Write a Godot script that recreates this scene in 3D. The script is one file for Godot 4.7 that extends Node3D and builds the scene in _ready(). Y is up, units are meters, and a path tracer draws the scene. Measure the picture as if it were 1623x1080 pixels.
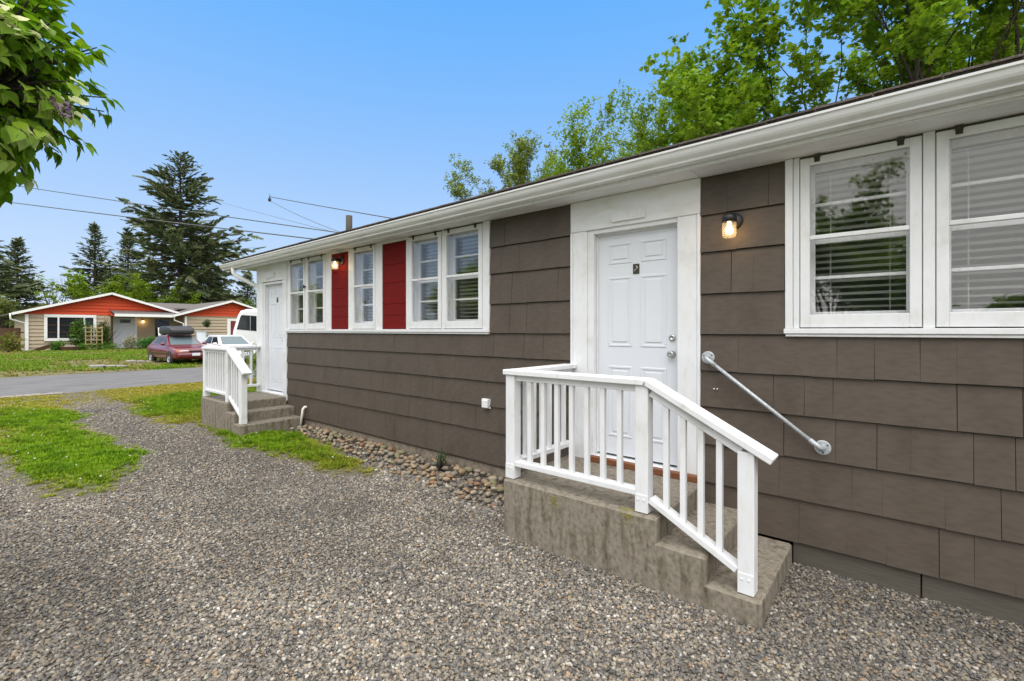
extends Node3D
# A brown shingled cottage with white trim on a gravel drive; street, neighbour house and conifers beyond.
# x runs along the wall (towards -x is the street), z = 0 is the wall's face, y is up.

const EYE := Vector3(0, 1.68, 3.9)
const YAW := 39.7587
const FOCAL := 745.84          # in pixels of the 1623 x 1080 photograph

var used := {}
var M := {}
var N := {}

# ------------------------------------------------------------------ small helpers
func numbered(n: String) -> String:
	if not used.has(n):
		used[n] = 0
		return n
	used[n] += 1
	return "%s_%03d" % [n, used[n]]

func thing(called: String, label: String, category: String, at := Vector3.ZERO, group := "") -> Node3D:
	var o := Node3D.new()
	o.name = numbered(called)
	add_child(o)
	o.position = at
	tag(o, label, category, group)
	return o

func tag(o: Node, label: String, category: String, group := "") -> void:
	o.set_meta("label", label)
	o.set_meta("category", category)
	if group != "":
		o.set_meta("group", group)

func structure(o: Node) -> Node:
	o.set_meta("kind", "structure")
	return o

func rebase(o: Node3D, p: Vector3) -> void:      # moves a thing's origin to its base, its parts staying put
	o.position = p
	for c in o.get_children():
		c.position -= p

func lin(r: float, g: float, b: float, a := 1.0) -> Color:
	var c := Color(r, g, b).linear_to_srgb()
	c.a = a
	return c

func noise(freq: float, oct := 4, kind := FastNoiseLite.TYPE_SIMPLEX_SMOOTH, sd := 1) -> FastNoiseLite:
	var n := FastNoiseLite.new()
	n.noise_type = kind
	n.frequency = freq
	n.fractal_octaves = oct
	n.seed = sd
	return n

func ntex(freq: float, oct: int, stops: Array, sd := 1, size := 512, kind := FastNoiseLite.TYPE_SIMPLEX_SMOOTH) -> NoiseTexture2D:
	var t := NoiseTexture2D.new()
	t.width = size
	t.height = size
	t.seamless = true
	t.noise = noise(freq, oct, kind, sd)
	var g := Gradient.new()
	var off := PackedFloat32Array()
	var col := PackedColorArray()
	for s in stops:
		off.append(s[0])
		var v = s[1]
		col.append(v if v is Color else Color(v, v, v))
	g.offsets = off
	g.colors = col
	t.color_ramp = g
	return t

func mat(called: String, c: Color, rough := 0.8, metal := 0.0) -> StandardMaterial3D:
	var m := StandardMaterial3D.new()
	m.resource_name = called
	m.albedo_color = c
	m.roughness = rough
	m.metallic = metal
	m.texture_filter = BaseMaterial3D.TEXTURE_FILTER_LINEAR_WITH_MIPMAPS_ANISOTROPIC
	M[called] = m
	return m

func grain(m: StandardMaterial3D, tex: Texture2D, scale: Vector3, bump: Texture2D = null, depth := 0.0, world := true) -> StandardMaterial3D:
	m.albedo_texture = tex
	m.uv1_triplanar = true
	m.uv1_world_triplanar = world
	m.uv1_triplanar_sharpness = 6.0
	m.uv1_scale = scale
	if bump:
		m.heightmap_enabled = true
		m.heightmap_texture = bump
		m.heightmap_scale = depth
	return m

func overlay(m: StandardMaterial3D, tex: Texture2D, scale: Vector3) -> void:      # a second, coarser pattern multiplied over the first
	m.detail_enabled = true
	m.detail_albedo = tex
	m.detail_blend_mode = BaseMaterial3D.BLEND_MODE_MUL
	m.detail_uv_layer = BaseMaterial3D.DETAIL_UV_2
	m.uv2_triplanar = true
	m.uv2_world_triplanar = true
	m.uv2_triplanar_sharpness = 6.0
	m.uv2_scale = scale

func st_new(smooth := false) -> SurfaceTool:
	var st := SurfaceTool.new()
	st.begin(Mesh.PRIMITIVE_TRIANGLES)
	st.set_smooth_group(0 if smooth else -1)
	return st

func tri(st: SurfaceTool, a: Vector3, b: Vector3, c: Vector3) -> void:
	st.add_vertex(a); st.add_vertex(b); st.add_vertex(c)

func quad(st: SurfaceTool, a: Vector3, b: Vector3, c: Vector3, d: Vector3) -> void:
	tri(st, a, b, c)
	tri(st, a, c, d)

func box(st: SurfaceTool, c: Vector3, s: Vector3, bevel := 0.0, basis := Basis()) -> void:
	var h := s * 0.5
	var e := minf(bevel, minf(h.x, minf(h.y, h.z)) * 0.9)
	var P := func(x: float, y: float, z: float) -> Vector3: return c + basis * Vector3(x, y, z)
	if e <= 0.0:
		for ax in 3:
			for sg in [-1.0, 1.0]:
				var n := Vector3.ZERO
				n[ax] = sg * h[ax]
				var u := Vector3.ZERO
				u[(ax + 1) % 3] = h[(ax + 1) % 3] * sg
				var v := Vector3.ZERO
				v[(ax + 2) % 3] = h[(ax + 2) % 3]
				quad(st, c + basis * (n - u - v), c + basis * (n - u + v), c + basis * (n + u + v), c + basis * (n + u - v))
		return
	for ax in 3:
		var bx := (ax + 1) % 3
		var cx := (ax + 2) % 3
		for sg in [-1.0, 1.0]:
			var n := Vector3.ZERO
			n[ax] = sg * h[ax]
			var u := Vector3.ZERO
			u[bx] = (h[bx] - e) * sg
			var v := Vector3.ZERO
			v[cx] = h[cx] - e
			quad(st, c + basis * (n - u - v), c + basis * (n - u + v), c + basis * (n + u + v), c + basis * (n + u - v))
		for s1 in [-1.0, 1.0]:
			for s2 in [-1.0, 1.0]:
				var a := Vector3.ZERO
				a[bx] = s1 * h[bx]; a[cx] = s2 * (h[cx] - e); a[ax] = h[ax] - e
				var b := Vector3.ZERO
				b[bx] = s1 * (h[bx] - e); b[cx] = s2 * h[cx]; b[ax] = h[ax] - e
				var a2 := a; a2[ax] = -a[ax]
				var b2 := b; b2[ax] = -b[ax]
				if s1 * s2 > 0.0:
					quad(st, c + basis * a, c + basis * a2, c + basis * b2, c + basis * b)
				else:
					quad(st, c + basis * b, c + basis * b2, c + basis * a2, c + basis * a)
	for sx in [-1.0, 1.0]:
		for sy in [-1.0, 1.0]:
			for sz in [-1.0, 1.0]:
				var a: Vector3 = P.call(sx * h.x, sy * (h.y - e), sz * (h.z - e))
				var b: Vector3 = P.call(sx * (h.x - e), sy * h.y, sz * (h.z - e))
				var d: Vector3 = P.call(sx * (h.x - e), sy * (h.y - e), sz * h.z)
				if sx * sy * sz > 0.0:
					tri(st, a, d, b)
				else:
					tri(st, a, b, d)

func span(st: SurfaceTool, x0: float, x1: float, y0: float, y1: float, z0: float, z1: float, bevel := 0.0) -> void:
	box(st, Vector3((x0 + x1) * 0.5, (y0 + y1) * 0.5, (z0 + z1) * 0.5), Vector3(absf(x1 - x0), absf(y1 - y0), absf(z1 - z0)), bevel)

func beam(st: SurfaceTool, a: Vector3, b: Vector3, wide: float, high: float, bevel := 0.0, up := Vector3.UP) -> void:
	var d := (b - a).normalized()
	var s := d.cross(up).normalized()
	var u := s.cross(d).normalized()
	box(st, (a + b) * 0.5, Vector3(a.distance_to(b), high, wide), bevel, Basis(d, u, d.cross(u)))

func inset(poly: PackedVector2Array, e: float) -> PackedVector2Array:
	var out := PackedVector2Array()
	var n := poly.size()
	var area := 0.0
	for i in n:
		area += poly[i].cross(poly[(i + 1) % n])
	var sgn := 1.0 if area > 0.0 else -1.0
	for i in n:
		var a := (poly[i] - poly[(i + n - 1) % n]).normalized()
		var b := (poly[(i + 1) % n] - poly[i]).normalized()
		var na := Vector2(-a.y, a.x) * sgn
		var nb := Vector2(-b.y, b.x) * sgn
		var m := (na + nb)
		m = m / maxf(m.length_squared() * 0.5, 0.3)
		out.append(poly[i] + m * e)
	return out

# a polygon in x, y pushed along z from z0 to z1, the rims of both caps bevelled
func prism(st: SurfaceTool, poly: PackedVector2Array, z0: float, z1: float, bevel := 0.0, xf := Transform3D()) -> void:
	var small := inset(poly, bevel) if bevel > 0.0 else poly
	var n := poly.size()
	var area := 0.0
	for i in n:
		area += poly[i].cross(poly[(i + 1) % n])
	var rings := [[small, z0], [poly, z0 + bevel], [poly, z1 - bevel], [small, z1]] if bevel > 0.0 else [[poly, z0], [poly, z1]]
	for k in rings.size() - 1:
		for i in n:
			var j := (i + 1) % n
			var p0: Vector2 = rings[k][0][i]
			var p1: Vector2 = rings[k][0][j]
			var q0: Vector2 = rings[k + 1][0][i]
			var q1: Vector2 = rings[k + 1][0][j]
			var a := xf * Vector3(p0.x, p0.y, rings[k][1])
			var b := xf * Vector3(p1.x, p1.y, rings[k][1])
			var c := xf * Vector3(q1.x, q1.y, rings[k + 1][1])
			var d := xf * Vector3(q0.x, q0.y, rings[k + 1][1])
			if area > 0.0:
				quad(st, a, d, c, b)
			else:
				quad(st, a, b, c, d)
	var idx := Geometry2D.triangulate_polygon(small)
	for t in range(0, idx.size(), 3):
		var p := [small[idx[t]], small[idx[t + 1]], small[idx[t + 2]]]
		var turn: float = (p[1] - p[0]).cross(p[2] - p[0])
		var f := [0, 1, 2] if turn < 0.0 else [0, 2, 1]
		tri(st, xf * Vector3(p[f[0]].x, p[f[0]].y, z1), xf * Vector3(p[f[1]].x, p[f[1]].y, z1), xf * Vector3(p[f[2]].x, p[f[2]].y, z1))
		tri(st, xf * Vector3(p[f[0]].x, p[f[0]].y, z0), xf * Vector3(p[f[2]].x, p[f[2]].y, z0), xf * Vector3(p[f[1]].x, p[f[1]].y, z0))

func tube(st: SurfaceTool, pts: Array, radii: Array, sides := 8, capped := true) -> void:
	var n := pts.size()
	var rings := []
	var side := Vector3.ZERO
	for i in n:
		var d: Vector3 = (pts[mini(i + 1, n - 1)] - pts[maxi(i - 1, 0)]).normalized()
		if i == 0:
			side = d.cross(Vector3.UP if absf(d.y) < 0.9 else Vector3.RIGHT).normalized()
		else:
			side = (side - d * side.dot(d)).normalized()
		var up := d.cross(side)
		var ring := []
		for k in sides:
			var a := TAU * k / sides
			ring.append(pts[i] + (side * cos(a) + up * sin(a)) * radii[i])
		rings.append(ring)
	for i in n - 1:
		for k in sides:
			var j := (k + 1) % sides
			quad(st, rings[i][k], rings[i][j], rings[i + 1][j], rings[i + 1][k])
	if capped:
		for k in sides:
			var j := (k + 1) % sides
			tri(st, pts[0], rings[0][j], rings[0][k])
			tri(st, pts[n - 1], rings[n - 1][k], rings[n - 1][j])

func lathe(st: SurfaceTool, prof: Array, sides: int, xf := Transform3D()) -> void:   # prof: [radius, height] pairs, about y
	for i in prof.size() - 1:
		for k in sides:
			var a := TAU * k / sides
			var b := TAU * (k + 1) / sides
			var p0 := Vector3(cos(a) * prof[i][0], prof[i][1], sin(a) * prof[i][0])
			var p1 := Vector3(cos(b) * prof[i][0], prof[i][1], sin(b) * prof[i][0])
			var q0 := Vector3(cos(a) * prof[i + 1][0], prof[i + 1][1], sin(a) * prof[i + 1][0])
			var q1 := Vector3(cos(b) * prof[i + 1][0], prof[i + 1][1], sin(b) * prof[i + 1][0])
			if prof[i][0] > 0.0:
				tri(st, xf * p0, xf * q1, xf * p1)
			if prof[i + 1][0] > 0.0:
				tri(st, xf * p0, xf * q0, xf * q1)

func put(st: SurfaceTool, called: String, m: Material, parent: Node, at := Vector3.ZERO) -> MeshInstance3D:
	st.generate_normals()
	return place(st.commit(), called, m, parent, Transform3D(Basis(), at))

func place(mesh: Mesh, called: String, m: Material, parent: Node, xf := Transform3D()) -> MeshInstance3D:
	var o := MeshInstance3D.new()
	o.mesh = mesh
	o.material_override = m
	o.transform = xf
	if parent == self:
		o.name = numbered(called)
		add_child(o)
	else:
		o.name = called
		parent.add_child(o, true)
	return o

func swarm(mesh: Mesh, m: Material, called: String, parent: Node, xfs: Array, cols: PackedColorArray) -> MultiMeshInstance3D:
	var mm := MultiMesh.new()
	mm.transform_format = MultiMesh.TRANSFORM_3D
	mm.use_colors = true
	mm.mesh = mesh
	mm.instance_count = xfs.size()
	for i in xfs.size():
		mm.set_instance_transform(i, xfs[i])
		mm.set_instance_color(i, cols[i])
	var o := MultiMeshInstance3D.new()
	o.multimesh = mm
	o.material_override = m
	if parent == self:
		o.name = numbered(called)
		add_child(o)
	else:
		o.name = called
		parent.add_child(o, true)
	o.set_meta("kind", "stuff")
	return o

func rng(sd: int) -> RandomNumberGenerator:
	var r := RandomNumberGenerator.new()
	r.seed = sd
	return r

func rvec(r: RandomNumberGenerator) -> Vector3:
	var z := r.randf_range(-1, 1)
	var a := r.randf() * TAU
	var k := sqrt(1.0 - z * z)
	return Vector3(k * cos(a), z, k * sin(a))

func frame_of(up: Vector3, spin: float) -> Basis:
	var u := up.normalized()
	var s := u.cross(Vector3.RIGHT if absf(u.x) < 0.9 else Vector3.UP).normalized()
	return Basis(s, u, s.cross(u)) * Basis(Vector3.UP, spin)

# ------------------------------------------------------------------ start
func _ready() -> void:
	camera_and_light()
	materials()
	ground()
	cottage()
	stoop_near()
	stoop_far()
	fittings()
	blinds()
	across_the_street()
	vehicles()
	trees()
	wires()
	rocks_and_gravel()
	grass()

func camera_and_light() -> void:
	var cam := Camera3D.new()
	cam.name = "camera"
	add_child(cam)
	cam.position = EYE
	cam.rotation_degrees = Vector3(0, YAW, 0)
	var near := 0.05
	cam.set_frustum(2.0 * near * 540.0 / FOCAL, Vector2(0, -16.5 / FOCAL * near), near, 1500.0)
	cam.current = true

	var sky := ProceduralSkyMaterial.new()
	sky.sky_top_color = lin(0.06, 0.40, 0.99)
	sky.sky_horizon_color = lin(0.74, 0.86, 1.0)
	sky.sky_curve = 0.25
	sky.ground_horizon_color = lin(0.3, 0.3, 0.28)
	sky.ground_bottom_color = lin(0.2, 0.2, 0.18)
	sky.sun_angle_max = 1.0
	var s := Sky.new()
	s.sky_material = sky
	var env := Environment.new()
	env.background_mode = Environment.BG_SKY
	env.sky = s
	env.tonemap_mode = Environment.TONE_MAPPER_LINEAR
	env.tonemap_exposure = 1.0
	env.sdfgi_enabled = true
	env.ssao_enabled = true
	env.ssil_enabled = true
	var we := WorldEnvironment.new()
	we.name = "world_environment"
	we.environment = env
	add_child(we)

	# the sun behind a thin veil of cloud: no hard shadow anywhere in the picture
	var sun := DirectionalLight3D.new()
	sun.name = "sun"
	add_child(sun)
	sun.light_color = lin(1.0, 0.985, 0.965)
	sun.light_energy = 1.4
	sun.light_angular_distance = 75.0
	sun.shadow_enabled = true
	var from := Vector3(0.25, 0.93, 0.28)
	sun.look_at_from_position(from * 20.0, Vector3.ZERO, Vector3.UP)

# ------------------------------------------------------------------ materials
func materials() -> void:
	var fine := ntex(0.03, 5, [[0.0, 0.0], [1.0, 1.0]], 3)
	var soft := ntex(0.008, 4, [[0.0, 0.0], [1.0, 1.0]], 4)
	N.fine = fine
	N.soft = soft
	var paint := ntex(0.006, 5, [[0.0, Color(0.90, 0.895, 0.87)], [0.30, Color(0.975, 0.973, 0.965)], [1.0, Color(1, 1, 1)]], 5)
	grain(mat("white_paint", lin(0.73, 0.745, 0.775), 0.5), paint, Vector3(0.8, 0.8, 0.8), fine, 0.06)
	var worn := ntex(0.012, 6, [[0.0, Color(0.91, 0.90, 0.86)], [0.3, Color(0.975, 0.97, 0.955)], [0.6, Color(1, 1, 1)]], 9)
	grain(mat("worn_paint", lin(0.73, 0.745, 0.775), 0.6), worn, Vector3(2.2, 0.5, 2.2), fine, 0.10)
	grain(mat("soffit_paint", lin(0.73, 0.745, 0.775), 0.7), worn, Vector3(0.35, 1.4, 1.4), fine, 0.20)
	grain(mat("gutter_paint", lin(0.80, 0.815, 0.84), 0.38), paint, Vector3(0.5, 0.5, 0.5))
	mat("door_paint", lin(0.65, 0.68, 0.73), 0.5)
	# cedar shakes: combed grooves down each face, a few tones of one paint
	var comb := ntex(0.02, 3, [[0.0, 0.0], [1.0, 1.0]], 11)
	var brownish := ntex(0.010, 5, [[0.0, Color(0.88, 0.88, 0.88)], [0.5, Color(0.96, 0.95, 0.95)], [1.0, Color(1.0, 1.0, 1.0)]], 12)
	for k in 6:
		var v: float = [1.0, 0.985, 1.015, 0.99, 1.01, 0.975][k]
		var m := mat("shingle_paint_%d" % k, lin(0.089 * v, 0.070 * v, 0.053 * v), 0.62)
		grain(m, brownish, Vector3(1.6, 5.0, 1.6), comb, 0.02)
	grain(mat("skirt_paint", lin(0.092, 0.083, 0.066), 0.7), brownish, Vector3(0.7, 6, 0.7), fine, 0.1)
	grain(mat("red_paint", lin(0.165, 0.009, 0.008), 0.7), brownish, Vector3(0.8, 4, 0.8), fine, 0.05)
	M.red_paint.metallic_specular = 0.25
	# poured concrete: blotches, runs and pits
	var blot := ntex(0.022, 6, [[0.0, Color(0.70, 0.69, 0.66)], [0.45, Color(0.90, 0.895, 0.88)], [1.0, Color(1, 1, 1)]], 21, 1024)
	grain(mat("concrete", lin(0.255, 0.226, 0.184), 0.9), blot, Vector3(1.0, 0.7, 1.0), fine, 0.5)
	grain(mat("footing", lin(0.30, 0.25, 0.20), 0.9), blot, Vector3(0.6, 0.6, 0.6), fine, 0.5)
	var roofing := ntex(0.09, 4, [[0.0, Color(0.45, 0.42, 0.40)], [0.5, Color(0.8, 0.78, 0.76)], [1.0, Color(1, 1, 1)]], 31)
	grain(mat("roofing", lin(0.26, 0.225, 0.215), 0.95), roofing, Vector3(3, 3, 3), fine, 0.6)
	grain(mat("roofing_dark", lin(0.20, 0.170, 0.165), 0.95), roofing, Vector3(3, 3, 3), fine, 0.6)
	grain(mat("roofing_far", lin(0.19, 0.18, 0.18), 0.95), roofing, Vector3(0.8, 0.8, 0.8))
	mat("black_metal", lin(0.012, 0.012, 0.014), 0.45)
	mat("steel", lin(0.55, 0.54, 0.52), 0.30, 1.0)
	grain(mat("galvanised", lin(0.62, 0.66, 0.70), 0.5, 0.45), soft, Vector3(6, 6, 6))
	M.galvanised.albedo_texture = ntex(0.02, 4, [[0.0, 0.75], [1.0, 1.0]], 33)
	mat("moss", lin(0.20, 0.175, 0.05), 0.95)
	mat("rusty", lin(0.05, 0.045, 0.035), 0.8)
	mat("pvc", lin(0.78, 0.76, 0.70), 0.5)
	grain(mat("cedar", lin(0.30, 0.115, 0.045), 0.6), ntex(0.02, 4, [[0.0, Color(0.6, 0.55, 0.5)], [1.0, Color(1, 1, 1)]], 34), Vector3(0.6, 9, 9))
	var glass := mat("pane_glass", lin(0.03, 0.05, 0.04, 0.03), 0.01)
	glass.transparency = BaseMaterial3D.TRANSPARENCY_ALPHA
	glass.metallic_specular = 0.5
	var jar := mat("jar_glass", lin(1.0, 0.93, 0.80, 0.10), 0.03)
	jar.transparency = BaseMaterial3D.TRANSPARENCY_ALPHA
	var bulb := mat("bulb_glow", lin(1.0, 0.85, 0.6), 0.4)
	bulb.emission_enabled = true
	bulb.emission = lin(1.0, 0.66, 0.28)
	bulb.emission_energy_multiplier = 4.5
	mat("blind_slat", lin(0.74, 0.77, 0.73), 0.5)
	mat("cord", lin(0.70, 0.70, 0.66), 0.8)
	mat("room_wall", lin(0.50, 0.48, 0.43), 0.9)
	mat("room_floor", lin(0.16, 0.10, 0.06), 0.6)
	mat("dark_void", lin(0.02, 0.02, 0.02), 0.9)
	# bark and leaves
	var barky := ntex(0.03, 5, [[0.0, Color(0.4, 0.38, 0.36)], [1.0, Color(1, 1, 1)]], 41)
	grain(mat("bark", lin(0.105, 0.085, 0.068), 0.95), barky, Vector3(5, 1.2, 5), fine, 1.5)
	grain(mat("bark_pale", lin(0.19, 0.17, 0.145), 0.95), barky, Vector3(4, 1.0, 4), fine, 1.0)
	for e in [["leaf_lilac", 0.45, 0.9], ["leaf_maple", 0.62, 0.8], ["leaf_olive", 0.7, 0.5], ["needle", 0.8, 0.08], ["grass_blade", 0.7, 0.35], ["leaf_shrub", 0.6, 0.35]]:
		var m := mat(e[0], Color.WHITE, e[1])
		m.metallic_specular = 0.3
		m.vertex_color_use_as_albedo = true
		m.cull_mode = BaseMaterial3D.CULL_DISABLED
		m.backlight_enabled = true
		m.backlight = lin(e[2], e[2], e[2] * 0.6)
	# ground
	var stonesoil := ntex(0.10, 4, [[0.0, Color(0.45, 0.44, 0.43)], [0.5, Color(0.8, 0.79, 0.78)], [1.0, Color(1, 1, 1)]], 51, 1024)
	var gm := mat("ground_soil", Color.WHITE, 0.95)
	grain(gm, stonesoil, Vector3(1.2, 1.2, 1.2), fine, 1.2)
	gm.vertex_color_use_as_albedo = true
	var asph := ntex(0.12, 4, [[0.0, Color(0.7, 0.7, 0.7)], [1.0, Color(1, 1, 1)]], 52)
	grain(mat("asphalt", lin(0.205, 0.200, 0.205), 0.85), asph, Vector3(1.0, 1.0, 1.0), fine, 0.3)
	var patchy := ntex(0.012, 6, [[0.0, Color(0.74, 0.74, 0.73)], [0.45, Color(0.94, 0.94, 0.935)], [1.0, Color(1, 1, 1)]], 61)
	overlay(M.asphalt, patchy, Vector3(0.35, 0.35, 0.10))
	for k in 6:
		overlay(M["shingle_paint_%d" % k], ntex(0.010, 6, [[0.0, Color(0.88, 0.87, 0.84)], [0.4, Color(0.97, 0.965, 0.96)], [0.8, Color(1, 1, 1)]], 62) if k == 0 else M.shingle_paint_0.detail_albedo, Vector3(0.42, 0.30, 0.42))
	# rain runs and dirt down the cast faces
	overlay(M.concrete, ntex(0.014, 5, [[0.0, Color(0.64, 0.62, 0.56)], [0.30, Color(0.88, 0.87, 0.84)], [0.5, Color(1, 1, 1)]], 63), Vector3(1.5, 0.28, 1.5))
	overlay(M.footing, patchy, Vector3(0.8, 0.8, 0.8))
	overlay(M.white_paint, ntex(0.02, 6, [[0.0, Color(0.95, 0.947, 0.925)], [0.25, Color(0.99, 0.99, 0.985)], [0.5, Color(1, 1, 1)]], 64), Vector3(1.6, 0.5, 1.6))
	grain(mat("far_land", lin(0.085, 0.115, 0.035), 0.95), ntex(0.01, 5, [[0.0, Color(0.6, 0.62, 0.5)], [1.0, Color(1, 1, 1)]], 53), Vector3(0.02, 0.02, 0.02))
	grain(mat("pale_gravel", lin(0.46, 0.44, 0.41), 0.95), stonesoil, Vector3(2, 2, 2))
	var st := mat("stone", Color.WHITE, 0.75)
	grain(st, ntex(0.04, 4, [[0.0, Color(0.72, 0.72, 0.72)], [1.0, Color(1, 1, 1)]], 54, 256), Vector3(14, 14, 14))
	st.vertex_color_use_as_albedo = true

# ------------------------------------------------------------------ ground
func grassy(x: float, z: float, n: FastNoiseLite) -> float:      # 1 grass, 0 gravel
	var j := n.get_noise_2d(x * 9.0, z * 9.0) * 0.34 + n.get_noise_2d(x * 40.0, z * 40.0) * 0.22
	var g := 0.0
	# the strip between the wheel tracks
	var hw := 0.55 * smoothstep(-6.1, -7.9, x) * smoothstep(-16.0, -14.0, x)
	g = maxf(g, smoothstep(-0.36, 0.38, hw - absf(z - 2.86) + j) * float(hw > 0.02))
	# the lawn round the corner of the house
	if x < -7.9:
		var edge := lerpf(1.12, 1.42, smoothstep(-8.6, -12.0, x))
		edge = lerpf(edge, 1.0, smoothstep(-13.5, -16.0, x))
		g = maxf(g, smoothstep(-0.30, 0.30, edge - z + j) * (1.0 if x < -9.6 or z > 0.96 else 0.0))
	# the strip in front of the wall
	if x > -8.6 and x < -4.7:
		var mid := lerpf(0.72, 0.70, (x + 8.0) / 3.0)
		var h2 := 0.42 * smoothstep(-4.7, -7.2, x) + 0.04
		g = maxf(g, smoothstep(-0.22, 0.24, h2 - absf(z - mid - 0.05) + j * 0.7))
	# thin, yellowed verge beside the road
	if x < -13.6:
		g = maxf(g, 0.62 * smoothstep(-13.4, -15.2, x + j * 3.0) * (1.0 - 0.45 * smoothstep(0.55, 0.2, absf(z - 1.75))))
	if z > 4.9:
		g = maxf(g, smoothstep(4.9, 5.4, z + j))
	return clampf(g, 0.0, 1.0)

func ground() -> void:
	var n := noise(0.06, 3, FastNoiseLite.TYPE_SIMPLEX_SMOOTH, 71)
	N.ragged = n
	# the land, one sheet out to the horizon
	var st := st_new()
	quad(st, Vector3(-900, -0.035, -900), Vector3(900, -0.035, -900), Vector3(900, -0.035, 900), Vector3(-900, -0.035, 900))
	structure(put(st, "ground", M.far_land, self))
	# drive and yard: soil coloured by what lies on it
	var x0 := -17.05
	var x1 := 6.0
	var z0 := -14.0
	var z1 := 12.0
	var step := 0.09
	var nx := int((x1 - x0) / step)
	var nz := int((z1 - z0) / step)
	var verts := PackedVector3Array()
	var cols := PackedColorArray()
	var norm := PackedVector3Array()
	for iz in nz + 1:
		for ix in nx + 1:
			var x := x0 + ix * step
			var z := z0 + iz * step
			var g := grassy(x, z, n)
			var t := n.get_noise_2d(x * 4.0 + 300.0, z * 4.0)
			var gravel := Color(0.160 + 0.025 * t, 0.142 + 0.022 * t, 0.117 + 0.017 * t)
			var turf := Color(0.140, 0.185, 0.030).lerp(Color(0.25, 0.215, 0.075), clampf(0.35 + t + 0.9 * smoothstep(-13.2, -15.0, x), 0.0, 1.0))
			verts.append(Vector3(x, 0.012 * n.get_noise_2d(x * 12.0, z * 12.0) + 0.03 * g, z))
			cols.append(gravel.lerp(turf, g * g * 0.9))
			norm.append(Vector3.UP)
	var idx := PackedInt32Array()
	for iz in nz:
		for ix in nx:
			var a := iz * (nx + 1) + ix
			idx.append_array(PackedInt32Array([a, a + 1, a + nx + 2, a, a + nx + 2, a + nx + 1]))
	var arr := []
	arr.resize(Mesh.ARRAY_MAX)
	arr[Mesh.ARRAY_VERTEX] = verts
	arr[Mesh.ARRAY_NORMAL] = norm
	arr[Mesh.ARRAY_COLOR] = cols
	arr[Mesh.ARRAY_INDEX] = idx
	var am := ArrayMesh.new()
	am.add_surface_from_arrays(Mesh.PRIMITIVE_TRIANGLES, arr)
	structure(place(am, "driveway", M.ground_soil, self))
	# the road, slightly crowned
	st = st_new(true)
	var prof := [[-24.4, -0.004], [-22.5, 0.035], [-20.7, 0.05], [-18.9, 0.035], [-17.1, -0.004]]
	for k in prof.size() - 1:
		for zz in range(-160, 120, 20):
			quad(st, Vector3(prof[k][0], prof[k][1], zz), Vector3(prof[k + 1][0], prof[k + 1][1], zz), Vector3(prof[k + 1][0], prof[k + 1][1], zz + 20), Vector3(prof[k][0], prof[k][1], zz + 20))
	structure(put(st, "road", M.asphalt, self))
	# pale crushed stone along the near edge of the road
	st = st_new()
	var r := rng(5)
	for k in 260:
		var z := 2.0 + k * 0.03 + r.randf() * 0.02
		box(st, Vector3(-17.02 + r.randf_range(-0.14, 0.10), 0.02, z), Vector3(r.randf_range(0.05, 0.14), 0.05, r.randf_range(0.05, 0.16)), 0.012, Basis(Vector3.UP, r.randf() * 3.0))
	var kerb := put(st, "road_shoulder_gravel", M.pale_gravel, self)
	kerb.set_meta("kind", "stuff")
	kerb.set_meta("label", "pale crushed stone along the near edge of the road")
	kerb.set_meta("category", "gravel")
	# the neighbour's lawn
	st = st_new(true)
	var lv := PackedVector3Array()
	var lc := PackedColorArray()
	var ln := PackedVector3Array()
	var li := PackedInt32Array()
	var gx := 110
	var gz := 220
	for iz in gz + 1:
		for ix in gx + 1:
			var x := lerpf(-58.0, -24.3, float(ix) / gx)
			var z := lerpf(-45.0, 30.0, float(iz) / gz)
			var t := n.get_noise_2d(x * 3.0, z * 3.0) + 0.5 * n.get_noise_2d(x * 14.0, z * 14.0)
			var bare := smoothstep(0.05, 0.40, t + 0.25 * smoothstep(-32.0, -26.0, x) + 0.1)
			lv.append(Vector3(x, 0.03 * t + 0.10 * smoothstep(-25.0, -40.0, x), z))
			lc.append(Color(0.130, 0.190, 0.022).lerp(Color(0.25, 0.205, 0.10), bare * 0.85))
			ln.append(Vector3.UP)
	for iz in gz:
		for ix in gx:
			var a := iz * (gx + 1) + ix
			li.append_array(PackedInt32Array([a, a + 1, a + gx + 2, a, a + gx + 2, a + gx + 1]))
	arr[Mesh.ARRAY_VERTEX] = lv
	arr[Mesh.ARRAY_NORMAL] = ln
	arr[Mesh.ARRAY_COLOR] = lc
	arr[Mesh.ARRAY_INDEX] = li
	var lm := ArrayMesh.new()
	lm.add_surface_from_arrays(Mesh.PRIMITIVE_TRIANGLES, arr)
	structure(place(lm, "lawn_ground", M.ground_soil, self))

# ------------------------------------------------------------------ the cottage
const SASH_Y0 := 1.695
const SASH_Y1 := 2.893
# x0, x1 of every storm sash
const SASHES := [[-8.36, -7.785], [-7.745, -7.115], [-6.335, -5.742], [-4.985, -4.350], [-4.320, -3.660], [-0.566, 0.093], [0.152, 0.811]]

func eave(x: float) -> float:      # the eave sinks a little towards the street
	return 0.0065 * minf(x, 0.0)

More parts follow.
